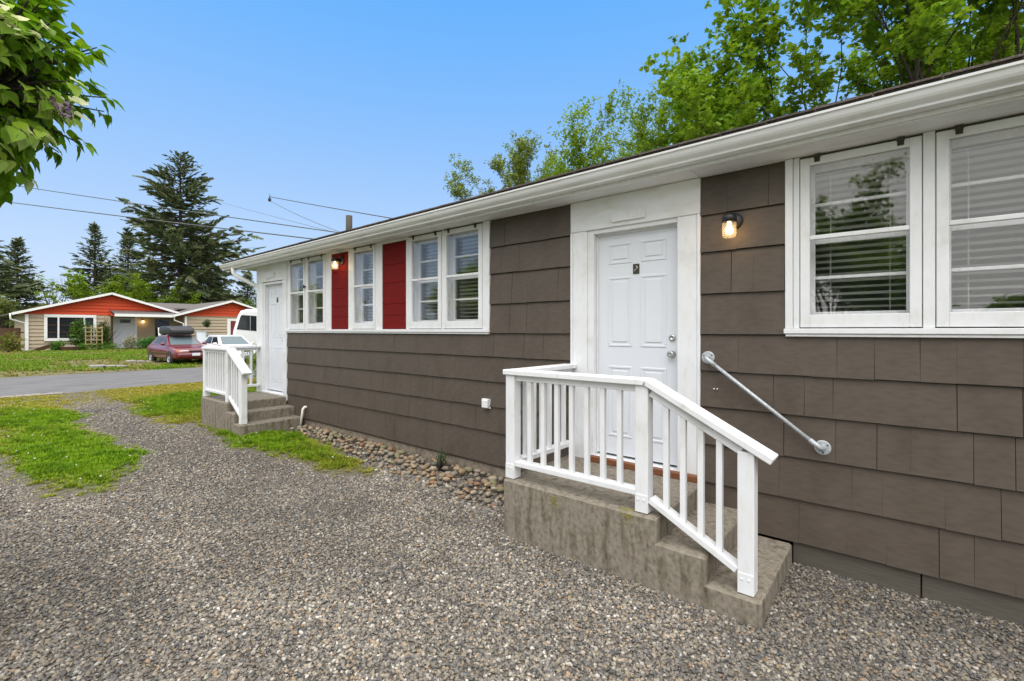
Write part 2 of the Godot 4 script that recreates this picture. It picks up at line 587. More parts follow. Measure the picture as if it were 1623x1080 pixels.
func xsweep(st: SurfaceTool, prof: Array, x0: float, x1: float, closed := true) -> void:
	var xs := [x0]
	if x0 < 0.0 and x1 > 0.0:
		xs.append(0.0)
	xs.append(x1)
	var n := prof.size()
	for s in xs.size() - 1:
		for i in n if closed else n - 1:
			var p: Vector2 = prof[i]
			var q: Vector2 = prof[(i + 1) % n]
			var a: float = xs[s]
			var b: float = xs[s + 1]
			quad(st, Vector3(a, p.y + eave(a), p.x), Vector3(b, p.y + eave(b), p.x), Vector3(b, q.y + eave(b), q.x), Vector3(a, q.y + eave(a), q.x))
	if closed:
		var pts := PackedVector2Array(prof)
		var idx := Geometry2D.triangulate_polygon(pts)
		for x in [x0, x1]:
			for t in range(0, idx.size(), 3):
				tri(st, Vector3(x, pts[idx[t]].y + eave(x), pts[idx[t]].x), Vector3(x, pts[idx[t + 1]].y + eave(x), pts[idx[t + 1]].x), Vector3(x, pts[idx[t + 2]].y + eave(x), pts[idx[t + 2]].x))

func wedge_mesh() -> ArrayMesh:      # one shake of unit size: thick at the butt, thin at the top
	var st := st_new()
	var f := [Vector3(0, 0, 1), Vector3(1, 0, 1), Vector3(1, 1, 0.35), Vector3(0, 1, 0.35)]
	var b := [Vector3(0, 0, 0), Vector3(1, 0, 0), Vector3(1, 1, 0), Vector3(0, 1, 0)]
	quad(st, f[0], f[3], f[2], f[1])
	quad(st, f[0], f[1], b[1], b[0])
	quad(st, f[1], f[2], b[2], b[1])
	quad(st, f[3], f[0], b[0], b[3])
	st.generate_normals()
	return st.commit()

func shakes(house: Node3D, x0: float, x1: float, rows: Array, sd: int) -> void:
	var r := rng(sd)
	if not N.has("shake"):
		N.shake = wedge_mesh()
	for k in rows.size():
		var yb: float = rows[k][0]
		var yt: float = rows[k][1]
		var x := x0
		while x < x1 - 0.01:
			var w := r.randf_range(0.15, 0.30)
			if x1 - x - w < 0.09:
				w = x1 - x
			w = minf(w, x1 - x)
			var dy := r.randf_range(-0.0025, 0.0025)
			var thick := 0.031 + r.randf_range(-0.0009, 0.0009)
			var gap := r.randf_range(0.0003, 0.0014) if r.randf() < 0.78 else 0.0032
			var b := Basis(Vector3(w - gap, 0, 0), Vector3(r.randf_range(-0.002, 0.002), yt - yb - dy - 0.011, 0), Vector3(0, 0, thick))
			place(N.shake, "shingle", M["shingle_paint_%d" % r.randi_range(0, 5)], house, Transform3D(b, Vector3(x, yb + dy, 0.002)))
			x += w

func panel_door(house: Node3D, x0: float, x1: float, y0: float, y1: float, knob: bool) -> Node3D:
	var st := st_new()
	span(st, x0, x1, y0, y1, -0.10, -0.06, 0.002)
	var door := put(st, "door", M.door_paint, house)
	var w := x1 - x0
	for col in 2:
		var a := x0 + w * (0.145 if col == 0 else 0.555)
		var b := a + w * 0.30
		for yy in [[y0 + 0.17, y0 + 0.82], [y0 + 1.0, y0 + 1.64], [y0 + 1.76, y0 + 1.95]]:
			st = st_new()
			var t := 0.022
			for e in [[a, b, yy[0], yy[0] + t], [a, b, yy[1] - t, yy[1]], [a, a + t, yy[0] + t, yy[1] - t], [b - t, b, yy[0] + t, yy[1] - t]]:
				span(st, e[0], e[1], e[2], e[3], -0.062, -0.0535, 0.006)
			span(st, a + 0.042, b - 0.042, yy[0] + 0.042, yy[1] - 0.042, -0.062, -0.053, 0.007)
			put(st, "panel", M.door_paint, door)
	# plate with the number, too worn to read
	st = st_new()
	var cx := (x0 + x1) * 0.5
	span(st, cx - 0.030, cx + 0.030, y0 + 1.655, y0 + 1.745, -0.060, -0.052, 0.003)
	put(st, "number_plate", M.rusty, door)
	st = st_new(true)
	var sq := []
	for k in 12:
		var a := k / 11.0 * PI * 1.7
		sq.append(Vector3(cx + sin(a) * 0.014, y0 + 1.725 - k / 11.0 * 0.05, -0.049))
	var rad := []
	rad.resize(12)
	rad.fill(0.0055)
	tube(st, sq, rad, 6)
	put(st, "number", M.steel, door)
	if knob:
		for e in [[1.085, 0.026, 0.0], [0.945, 0.029, 0.05]]:
			st = st_new(true)
			var xf := Transform3D(Basis(Vector3.RIGHT, PI / 2), Vector3(x1 - 0.062, y0 + e[0], -0.06))
			if e[2] > 0.0:
				lathe(st, [[0.0, 0.0], [0.031, 0.0], [0.031, 0.006], [0.014, 0.012], [0.013, 0.028], [0.027, 0.036], [0.029, 0.05], [0.022, 0.058], [0.012, 0.055], [0.0, 0.053]], 20, xf)
			else:
				lathe(st, [[0.0, 0.0], [0.029, 0.0], [0.028, 0.012], [0.022, 0.016], [0.012, 0.017], [0.010, 0.012], [0.0, 0.012]], 20, xf)
			put(st, "knob" if e[2] > 0.0 else "deadbolt", M.steel, door)
	return door

func storm_window(house: Node3D, x0: float, x1: float) -> void:
	var y0 := SASH_Y0
	var y1 := SASH_Y1
	var g := 0.004
	var stile := 0.062 if x1 - x0 > 0.6 else 0.05
	var st := st_new()
	# outer storm sash
	span(st, x0 + g, x0 + stile, y0 + g, y1 - g, -0.006, 0.030, 0.003)
	span(st, x1 - stile, x1 - g, y0 + g, y1 - g, -0.006, 0.030, 0.003)
	span(st, x0 + stile, x1 - stile, y1 - 0.058, y1 - g, -0.006, 0.0295, 0.003)
	span(st, x0 + stile, x1 - stile, y0 + g, y0 + 0.092, -0.006, 0.0295, 0.003)
	var win := put(st, "window", M.white_paint, house)
	st = st_new()
	span(st, x0 + stile, x1 - stile, 2.312, 2.342, -0.004, 0.026, 0.004)
	put(st, "storm_rail", M.white_paint, win)
	for yy in [[y0 + 0.092, 2.312], [2.342, y1 - 0.058]]:
		st = st_new()
		span(st, x0 + stile - 0.006, x1 - stile + 0.006, yy[0] - 0.006, yy[1] + 0.006, 0.006, 0.010)
		put(st, "pane", M.pane_glass, win)
	# reveal between the storm and the inner window
	st = st_new()
	var d := -0.145
	span(st, x0 - 0.002, x0 + 0.030, y0, y1, d, -0.007)
	span(st, x1 - 0.030, x1 + 0.002, y0, y1, d, -0.007)
	span(st, x0 + 0.030, x1 - 0.030, y0, y0 + 0.045, d, -0.007)
	span(st, x0 + 0.030, x1 - 0.030, y1 - 0.030, y1, d, -0.007)
	put(st, "jamb", M.worn_paint, win)
	# inner double-hung sashes
	var a := x0 + 0.030
	var b := x1 - 0.030
	var yb := y0 + 0.045
	var yt := y1 - 0.030
	var ym := 2.318
	st = st_new()
	for e in [[a, a + 0.048, yb, yt], [b - 0.048, b, yb, yt], [a + 0.048, b - 0.048, yb, yb + 0.07], [a + 0.048, b - 0.048, yt - 0.05, yt], [a + 0.048, b - 0.048, ym - 0.022, ym + 0.022]]:
		span(st, e[0], e[1], e[2], e[3], -0.128, -0.095, 0.003)
	put(st, "inner_sash", M.worn_paint, win)
	for e in [[yb + 0.07, ym - 0.022], [ym + 0.022, yt - 0.05]]:
		st = st_new()
		var my: float = (e[0] + e[1]) * 0.5
		span(st, a + 0.048, b - 0.048, my - 0.011, my + 0.011, -0.124, -0.098, 0.003)
		put(st, "muntin", M.worn_paint, win)
		for h in [[e[0], my - 0.011], [my + 0.011, e[1]]]:
			st = st_new()
			span(st, a + 0.042, b - 0.042, h[0] - 0.005, h[1] + 0.005, -0.112, -0.109)
			put(st, "pane", M.pane_glass, win)
	# hangers that carry the storm sash
	for hx in [lerpf(x0, x1, 0.16), lerpf(x0, x1, 0.84)]:
		st = st_new()
		span(st, hx - 0.017, hx + 0.017, y1 - 0.042, y1 - 0.006, 0.030, 0.034, 0.001)
		span(st, hx - 0.020, hx + 0.020, y1 - 0.016, y1 + 0.010, 0.034, 0.042, 0.002)
		span(st, hx - 0.006, hx + 0.006, y1 - 0.034, y1 - 0.016, 0.034, 0.040, 0.002)
		put(st, "hanger", M.rusty, win)

func cottage() -> void:
	var house := thing("cottage", "long low cottage with brown painted shingles, white trim and white gutter", "house")
	var st: SurfaceTool
	# ---- body of the wall with real openings
	st = st_new()
	var holes := [[-9.42, -8.56, 0.47, 2.58], [-8.36, -7.115, SASH_Y0, SASH_Y1], [-6.335, -5.742, SASH_Y0, SASH_Y1], [-4.985, -3.660, SASH_Y0, SASH_Y1], [-2.31, -1.39, 0.45, 2.60], [-0.566, 0.811, SASH_Y0, SASH_Y1]]
	var x := -9.68
	for h in holes:
		span(st, x, h[0], 0.16, 3.0, -0.15, 0.0)
		span(st, h[0], h[1], 0.16, h[2], -0.15, 0.0)
		span(st, h[0], h[1], h[3], 3.0, -0.15, 0.0)
		x = h[1]
	span(st, x, 5.2, 0.16, 3.0, -0.15, 0.0)
	put(st, "wall", M.skirt_paint, house)
	for e in [[-9.68, -9.53], [5.05, 5.2]]:      # end walls up into the gable
		st = st_new()
		var poly := PackedVector2Array([Vector2(-0.15, 0.1), Vector2(-0.15, 3.05), Vector2(-4.2, 3.98), Vector2(-8.25, 3.05), Vector2(-8.25, 0.1)])
		prism(st, poly, e[0], e[1], 0.0, Transform3D(Basis(Vector3(0, 0, 1), Vector3(0, 1, 0), Vector3(1, 0, 0)), Vector3.ZERO))
		put(st, "end_wall", M.shingle_paint_0, house)
	st = st_new()
	span(st, -9.68, 5.2, 0.1, 3.0, -8.4, -8.25)
	put(st, "rear_wall", M.shingle_paint_1, house)
	# rooms behind the glass
	st = st_new()
	span(st, -9.53, 5.05, 0.40, 0.47, -8.25, -0.15)
	put(st, "room_floor", M.room_floor, house)
	st = st_new()
	span(st, -9.53, 5.05, 2.90, 2.96, -8.25, -0.15)
	span(st, -9.53, 5.05, 0.47, 2.90, -4.2, -4.1)
	for px in [-5.3, -2.5, -1.15]:
		span(st, px - 0.05, px + 0.05, 0.47, 2.90, -4.1, -0.16)
	put(st, "room_partition", M.room_wall, house)
	# ---- foundation
	st = st_new()
	span(st, -9.66, -2.53, -0.2, 0.198, -0.15, -0.012, 0.004)
	put(st, "foundation", M.footing, house)
	for e in [[-7.62, -7.50], [-7.482, -6.5], [-6.497, -4.9], [-4.897, -2.53]]:      # pour joints in the footing
		st = st_new()
		span(st, e[0], e[1], -0.2, 0.190, -0.012, -0.004, 0.003)
		put(st, "footing_section", M.footing, house)
	for e in [[-0.61, 0.083], [0.090, 1.9], [1.907, 5.2]]:
		st = st_new()
		span(st, e[0], e[1], -0.15, 0.176, -0.012, 0.004, 0.003)
		put(st, "skirt_board", M.skirt_paint, house)
	# ---- shakes: course lines as they run across the wall
	var low_left := [[0.195, 0.556], [0.552, 0.833], [0.829, 1.113], [1.109, 1.390], [1.386, 1.652]]
	var low_right := [[0.170, 0.480], [0.476, 0.777], [0.773, 1.079], [1.075, 1.362], [1.358, 1.650]]
	var high := [[1.648, 1.974], [1.970, 2.307], [2.303, 2.603], [2.599, 2.905]]
	shakes(house, -8.425, -2.483, low_left, 101)
	shakes(house, -3.544, -2.483, high, 102)
	shakes(house, -1.251, 2.4, low_right, 103)
	shakes(house, -1.251, -0.657, high, 104)
	shakes(house, 0.905, 2.4, high, 105)
	st = st_new()
	span(st, 2.402, 5.2, 0.17, 2.9, 0.0, 0.02)
	put(st, "siding_end", M.shingle_paint_3, house)
	# ---- red board panels
	for pr in [[-6.940, -6.440], [-5.580, -5.046]]:
		var ys := [1.694, 1.880, 2.036, 2.324, 2.578, 2.872]
		for k in 5:
			st = st_new()
			span(st, pr[0], pr[1], ys[k] + 0.0015, ys[k + 1] - 0.0015, 0.0, 0.013, 0.003)
			put(st, "red_board", M.red_paint, house)
	# ---- white trim round the windows
	for e in [[-8.43, -8.36, 1.692, 2.905, 0.024], [-7.785, -7.745, 1.692, 2.905, 0.020], [-7.115, -6.940, 1.692, 2.905, 0.024], [-6.440, -6.335, 1.692, 2.905, 0.024], [-5.742, -5.580, 1.692, 2.905, 0.024],
			[-5.046, -4.985, 1.692, 2.905, 0.024], [-4.350, -4.320, 1.692, 2.905, 0.020], [-3.660, -3.622, 1.692, 2.905, 0.026], [-3.622, -3.546, 1.692, 2.905, 0.036],
			[-0.656, -0.606, 1.692, 2.905, 0.038], [-0.606, -0.566, 1.692, 2.905, 0.028], [0.093, 0.152, 1.692, 2.905, 0.026], [0.811, 0.850, 1.692, 2.905, 0.028], [0.850, 0.903, 1.692, 2.905, 0.038]]:
		st = st_new()
		span(st, e[0] + 0.001, e[1] - 0.001, e[2], e[3], 0.0, e[4], 0.003)
		put(st, "window_casing", M.white_paint, house)
	for e in [[-6.94, -6.44], [-5.58, -5.046]]:
		st = st_new()
		span(st, e[0], e[1], 2.874, 2.906, 0.0, 0.022, 0.002)
		put(st, "window_casing", M.white_paint, house)
	for e in [[-8.44, -3.540], [-0.662, 0.908]]:
		st = st_new()
		span(st, e[0], e[1], 1.654, 1.691, 0.0, 0.052, 0.004)
		put(st, "sill", M.white_paint, house)
		st = st_new()
		span(st, e[0] + 0.01, e[1] - 0.01, 1.634, 1.653, 0.0, 0.040, 0.003)
		put(st, "sill", M.worn_paint, house)
	for s in SASHES:
		storm_window(house, s[0], s[1])
	# latch between the first two sashes
	st = st_new()
	span(st, -7.80, -7.73, 2.40, 2.425, 0.031, 0.05, 0.004)
	span(st, -7.775, -7.755, 2.385, 2.44, 0.045, 0.062, 0.004)
	put(st, "latch", M.black_metal, house)
	# ---- doors: casing boards, jambs, header board, blank name board, threshold
	for dd in [[-2.481, -1.253, -2.300, -1.440, -2.232, -1.452, 0.530, 2.575, 2.618], [-9.655, -8.434, -9.44, -8.60, -9.385, -8.612, 0.545, 2.535, 2.590]]:
		for e in [[dd[0], dd[2]], [dd[3], dd[1]]]:
			st = st_new()
			span(st, e[0] + 0.026 if e[0] == dd[0] else e[0], e[1] if e[0] == dd[0] else e[1] - 0.026, dd[6] - 0.07, dd[8] - 0.003, 0.0, 0.030, 0.004)
			put(st, "door_casing", M.white_paint, house)
			st = st_new()
			var ex: float = e[0] if e[0] == dd[0] else e[1] - 0.025
			span(st, ex, ex + 0.025, dd[6] - 0.12, dd[8] - 0.003, 0.0, 0.036, 0.003)
			put(st, "door_casing", M.white_paint, house)
		st = st_new()
		span(st, dd[0], dd[1], dd[8], 2.905, 0.0, 0.033, 0.004)
		put(st, "header_board", M.soffit_paint, house)
		st = st_new()
		var bc: float = (dd[0] + dd[1]) * 0.5
		span(st, bc - 0.165, bc + 0.150, 2.655, 2.743, 0.030, 0.052, 0.003)
		put(st, "name_board", M.white_paint, house)
		st = st_new()
		span(st, dd[2], dd[4] - 0.004, dd[6] - 0.03, dd[7] + 0.045, -0.14, 0.012, 0.003)
		span(st, dd[5] + 0.004, dd[3] + 0.03, dd[6] - 0.03, dd[7] + 0.045, -0.14, 0.012, 0.003)
		span(st, dd[4] - 0.004, dd[5] + 0.004, dd[7] + 0.004, dd[7] + 0.045, -0.14, 0.012, 0.003)
		span(st, dd[4] - 0.002, dd[4] + 0.012, dd[6], dd[7], -0.058, -0.040, 0.002)
		span(st, dd[4], dd[5], dd[7] - 0.012, dd[7] + 0.004, -0.058, -0.040, 0.002)
		put(st, "door_jamb", M.white_paint, house)
		st = st_new()
		span(st, dd[2] - 0.02, dd[3] + 0.02, dd[6] - 0.055, dd[6] - 0.022, -0.14, 0.045, 0.006)
		put(st, "threshold", M.worn_paint, house)
		panel_door(house, dd[4], dd[5], dd[6], dd[7], true)
	# corner board at the street end
	st = st_new()
	span(st, -9.70, -9.655, 0.3, 2.905, -0.10, 0.034, 0.003)
	put(st, "corner_board", M.worn_paint, house)
	# ---- eave: soffit, fascia, gutter, roof
	var sx := -10.40
	var cuts := [-10.40, -8.43, -6.0, -3.546, -2.481, -1.253, 0.9, 5.3]
	for k in cuts.size() - 1:
		st = st_new()
		span(st, cuts[k] + 0.0015, cuts[k + 1] - 0.0015, 2.908, 2.926, 0.0 if k > 0 else -0.3, 0.262, 0.002)
		put(st, "soffit_board", M.soffit_paint, house)
	st = st_new()
	xsweep(st, [Vector2(0.262, 2.916), Vector2(0.284, 2.916), Vector2(0.284, 3.055), Vector2(0.262, 3.055)], sx, 5.3)
	put(st, "fascia", M.worn_paint, house)
	st = st_new()
	var gp := [Vector2(0.287, 3.045), Vector2(0.287, 2.944), Vector2(0.352, 2.944), Vector2(0.3585, 2.947), Vector2(0.360, 2.953), Vector2(0.356, 2.959), Vector2(0.363, 2.966), Vector2(0.378, 2.973), Vector2(0.392, 2.984), Vector2(0.402, 2.998), Vector2(0.408, 3.012), Vector2(0.411, 3.026),
			Vector2(0.424, 3.030), Vector2(0.426, 3.044), Vector2(0.415, 3.046), Vector2(0.408, 3.036), Vector2(0.404, 3.018), Vector2(0.390, 2.992), Vector2(0.36, 2.972), Vector2(0.346, 2.956), Vector2(0.295, 2.950), Vector2(0.293, 3.045)]
	var gx := [-10.52, -7.46, -4.40, -1.35, 1.7, 5.4]
	for k in gx.size() - 1:
		st = st_new()
		xsweep(st, gp, gx[k], gx[k + 1] - 0.0012)
		put(st, "gutter", M.gutter_paint, house)
	st = st_new()
	xsweep(st, [Vector2(0.29, 3.04), Vector2(0.29, 2.947), Vector2(0.355, 2.947), Vector2(0.37, 2.972), Vector2(0.40, 2.995), Vector2(0.408, 3.03), Vector2(0.41, 3.042)], -10.526, -10.521)
	put(st, "gutter_end_cap", M.gutter_paint, house)
	st = st_new(true)
	var dz := -0.07
	tube(st, [Vector3(-10.02, 2.90, 0.335), Vector3(-10.02, 2.80, 0.335), Vector3(-10.0, 2.745, 0.30), Vector3(-9.80, 2.56, 0.02), Vector3(-9.745, 2.50, dz), Vector3(-9.742, 2.42, dz - 0.01), Vector3(-9.742, 0.15, dz - 0.01)], [0.038, 0.038, 0.040, 0.040, 0.040, 0.038, 0.038], 10)
	put(st, "downspout", M.gutter_paint, house)
	# roof deck
	var tan_r := tan(deg_to_rad(12.5))
	var ry := func(z: float) -> float: return 3.074 + (0.385 - z) * tan_r
	st = st_new()
	var rp := [Vector2(0.385, 3.040), Vector2(0.385, 3.074), Vector2(-4.2, ry.call(-4.2)), Vector2(-8.8, 3.062), Vector2(-8.8, 3.03), Vector2(-4.2, ry.call(-4.2) - 0.05)]
	xsweep(st, rp, -10.45, 5.35)
	put(st, "roof", M.roofing, house)
	st = st_new()
	xsweep(st, [Vector2(0.375, 2.93), Vector2(0.375, 3.035), Vector2(-4.2, ry.call(-4.2) - 0.055), Vector2(-4.2, ry.call(-4.2) - 0.16)], -10.45, -10.42)
	put(st, "bargeboard", M.worn_paint, house)
	# shingle tabs along the drip edge and the course above
	var r := rng(9)
	var ts := st_new()
	box(ts, Vector3.ZERO, Vector3(1, 1, 1))
	ts.generate_normals()
	var tab := ts.commit()
	for row in 2:
		var tx := -10.45 + row * 0.15
		while tx < 2.6:
			var w := r.randf_range(0.27, 0.32)
			var zc: float = 0.335 - row * 0.10
			var bas := Basis(Vector3.RIGHT, atan(tan_r)) * Basis.from_scale(Vector3(w - 0.007, 0.010 + 0.003 * r.randf(), 0.17 + 0.012 * r.randf()))
			place(tab, "roof_shingle", M.roofing_dark if r.randf() < 0.5 else M.roofing, house, Transform3D(bas, Vector3(tx + w * 0.5, ry.call(zc) + 0.008 + row * 0.009 + eave(tx), zc)))
			tx += w
	# vent pipe through the roof
	st = st_new(true)
	lathe(st, [[0.0, 0.0], [0.066, 0.0], [0.066, 0.62], [0.061, 0.62], [0.059, 0.55], [0.0, 0.55]], 14, Transform3D(Basis(), Vector3(-8.94, 3.46, -1.5)))
	put(st, "vent_pipe", M.rusty, house)
	rebase(house, Vector3(-2.2, 0, -4.1))

# ------------------------------------------------------------------ stoops and railings
func stoop(called_label: String, xs: Array, ys: Array, depth: float, moss := false) -> void:
	var t := thing("concrete_stoop", called_label, "steps", Vector3.ZERO, "concrete stoops at the doors")
	var poly := PackedVector2Array([Vector2(xs[0], -0.2), Vector2(xs[0], ys[0]), Vector2(xs[1], ys[0]), Vector2(xs[1], ys[1]), Vector2(xs[2], ys[1]), Vector2(xs[2], ys[2]), Vector2(xs[3], ys[2]), Vector2(xs[3], -0.2)])
	# soften the nosings
	var soft := PackedVector2Array()
	for i in poly.size():
		var p := poly[i]
		var q := poly[(i + poly.size() - 1) % poly.size()]
		var s := poly[(i + 1) % poly.size()]
		if i in [1, 2, 4, 6]:
			soft.append(p + (q - p).normalized() * 0.012)
			soft.append(p + ((q - p).normalized() + (s - p).normalized()) * 0.0035)
			soft.append(p + (s - p).normalized() * 0.012)
		else:
			soft.append(p)
	var st := st_new()
	prism(st, soft, 0.024, depth, 0.010)
	put(st, "steps", M.concrete, t)
	# troweled wearing coat on landing and treads
	var r := rng(int(depth * 1000))
	for e in [[xs[0], xs[1], ys[0]], [xs[1], xs[2], ys[1]], [xs[2], xs[3], ys[2]]]:
		st = st_new()
		span(st, e[0] + 0.014, e[1] - 0.014, e[2] - 0.004, e[2] + 0.003, 0.026, depth - 0.014, 0.002)
		put(st, "tread", M.concrete, t)
	if moss:
		for e in [[-2.02, ys[0] - 0.03, 0.05, 0.10], [-1.415, ys[0] - 0.01, 0.045, 0.07], [-1.43, ys[0] + 0.004, 0.05, 0.02]]:
			st = st_new(true)
			for k in 70:
				var q := Vector3(e[0] + r.randfn(0.0, 0.4) * e[2], e[1] - absf(r.randfn(0.0, 0.45)) * e[3], depth + 0.001)
				var rr := r.randf_range(0.0025, 0.006)
				if e[1] > ys[0]:
					q = Vector3(e[0] + r.randf_range(-1, 1) * e[2], ys[0] + 0.004, depth - 0.012 - r.randf() * 0.05)
				lathe(st, [[0.0, rr * 0.7], [rr * 0.8, rr * 0.3], [rr, -0.004]], 6, Transform3D(Basis(Vector3.RIGHT, 0.0 if e[1] > ys[0] else PI / 2), q))
			put(st, "moss", M.moss, t).set_meta("kind", "stuff")
	rebase(t, Vector3((xs[0] + xs[3]) * 0.5, 0, depth * 0.5))

func railing(called_label: String, px: Array, py: Array, zf: float, front_n: int, side_n: int, stair_n: int) -> void:
	# px: corner post, middle post, foot post; py: landing height, height under the foot post
	var t := thing("porch_railing", called_label, "railing", Vector3.ZERO, "white wooden porch railings")
	var m: Material = M.white_paint
	var top: float = py[0] + 0.850          # underside of the cap
	var st: SurfaceTool
	var hw := 0.045
	var slope: float = (py[0] - py[1]) / (px[2] - px[1]) * 1.06
	var foot_top: float = top - slope * (px[2] - px[1] + 0.0)
	for k in 3:
		st = st_new()
		var y0: float = py[0] if k < 2 else py[1]
		var y1: float = top if k < 2 else foot_top - 0.006
		span(st, px[k] - hw, px[k] + hw, y0 + 0.004, y1, zf - hw, zf + hw, 0.004)
		var post := put(st, "post", m, t)
		st = st_new()
		span(st, px[k] - hw + 0.002, px[k] + hw - 0.002, y0 + 0.006, y0 + 0.125, zf + hw, zf + hw + 0.0035, 0.0015)
		for sx in [-0.02, 0.018]:
			span(st, px[k] + sx - 0.006, px[k] + sx + 0.006, y0 + 0.085, y0 + 0.097, zf + hw + 0.003, zf + hw + 0.009, 0.002)
		put(st, "post_base", m, post)
	# caps
	st = st_new()
	span(st, px[0] - 0.065, px[1] + 0.035, top, top + 0.042, zf - 0.075, zf + 0.062, 0.005)
	put(st, "cap_rail", m, t)
	st = st_new()
	span(st, px[0] - 0.066, px[0] + 0.070, top + 0.001, top + 0.041, 0.036, zf - 0.077, 0.005)
	put(st, "cap_rail", m, t)
	st = st_new()
	var a := Vector3(px[1] + 0.022, top + 0.026, zf - 0.006)
	var b := Vector3(px[2] + 0.14, top + 0.026 - slope * (px[2] + 0.14 - px[1] - 0.022), zf - 0.006)
	beam(st, a, b, 0.136, 0.042, 0.005)
	put(st, "stair_cap_rail", m, t)
	# upper and lower rails
	st = st_new()
	span(st, px[0] + hw, px[1] - hw, top - 0.048, top - 0.002, zf - 0.018, zf + 0.022, 0.003)
	put(st, "upper_rail", m, t)
	st = st_new()
	span(st, px[0] + hw, px[1] - hw, py[0] + 0.108, py[0] + 0.150, zf - 0.045, zf + 0.040, 0.004)
	put(st, "lower_rail", m, t)
	st = st_new()
	span(st, px[0] - 0.018, px[0] + 0.020, top - 0.048, top - 0.002, 0.04, zf - hw, 0.003)
	put(st, "upper_rail", m, t)
	st = st_new()
	span(st, px[0] - 0.040, px[0] + 0.040, py[0] + 0.108, py[0] + 0.150, 0.04, zf - hw, 0.004)
	put(st, "lower_rail", m, t)
	st = st_new()
	var la := Vector3(px[1] + hw + 0.006, py[0] + 0.120 - slope * hw, zf - 0.002)
	var lb := Vector3(px[2] - hw - 0.006, py[0] + 0.120 - slope * (px[2] - px[1] - hw), zf - 0.002)
	beam(st, la, lb, 0.085, 0.040, 0.004)
	put(st, "stair_lower_rail", m, t)
	st = st_new()
	var ua := Vector3(px[1] + hw + 0.006, top - 0.026 - slope * hw, zf + 0.002)
	var ub := Vector3(px[2] - hw + 0.016, top - 0.026 - slope * (px[2] - px[1] - hw + 0.016), zf + 0.002)
	beam(st, ua, ub, 0.040, 0.045, 0.003)
	put(st, "stair_upper_rail", m, t)
	# balusters
	var b2 := 0.0175
	for k in front_n:
		var x := lerpf(px[0] + hw, px[1] - hw, (k + 1.0) / (front_n + 1.0))
		st = st_new()
		span(st, x - b2, x + b2, py[0] + 0.149, top - 0.047, zf - b2, zf + b2, 0.002)
		put(st, "baluster", m, t)
	for k in side_n:
		var z := lerpf(0.04, zf - hw, (k + 1.0) / (side_n + 1.0))
		st = st_new()
		span(st, px[0] - b2, px[0] + b2, py[0] + 0.149, top - 0.047, z - b2, z + b2, 0.002)
		put(st, "baluster", m, t)
	for k in stair_n:
		var x := lerpf(px[1] + hw, px[2] - hw, (k + 1.0) / (stair_n + 1.0))
		var dy: float = -slope * (x - px[1])
		st = st_new()
		var s2 := slope * b2
		var q := PackedVector2Array([Vector2(x - b2, py[0] + 0.141 + dy + s2), Vector2(x + b2, py[0] + 0.141 + dy - s2), Vector2(x + b2, top - 0.050 + dy - s2), Vector2(x - b2, top - 0.050 + dy + s2)])
		prism(st, q, zf - b2, zf + b2, 0.002)
		put(st, "baluster", m, t)
	rebase(t, Vector3(px[1], py[0], zf))

func stoop_near() -> void:
	stoop("weathered concrete stoop with two steps below the door beside the lamp", [-2.522, -1.222, -0.916, -0.612], [0.460, 0.305, 0.145], 0.982, true)
	railing("white wooden railing on the stoop beside the steel handrail", [-2.478, -1.338, -0.700], [0.463, 0.148], 0.905, 7, 6, 4)
	# cedar board across the landing under the door
	var st := st_new()
	span(st, -2.26, -1.245, 0.464, 0.515, 0.037, 0.095, 0.004)
	var o := put(st, "threshold_board", M.cedar, self)
	tag(o, "reddish brown board lying below the white door on the landing", "board")

func stoop_far() -> void:
	stoop("grey concrete stoop with two steps at the street end of the cottage", [-9.630, -8.445, -8.135, -7.850], [0.490, 0.352, 0.200], 1.000)
	railing("white wooden railing on the stoop at the street end", [-9.585, -8.520, -7.960], [0.493, 0.203], 0.925, 8, 5, 4)
	var st := st_new(true)
	tube(st, [Vector3(-7.735, 0.38, 0.005), Vector3(-7.735, 0.385, 0.05), Vector3(-7.74, 0.36, 0.075), Vector3(-7.79, 0.07, 0.095)], [0.022, 0.022, 0.022, 0.020], 10)
	var o := put(st, "drain_pipe", M.pvc, self)
	tag(o, "thin white plastic pipe sticking out beside the bottom step", "pipe")

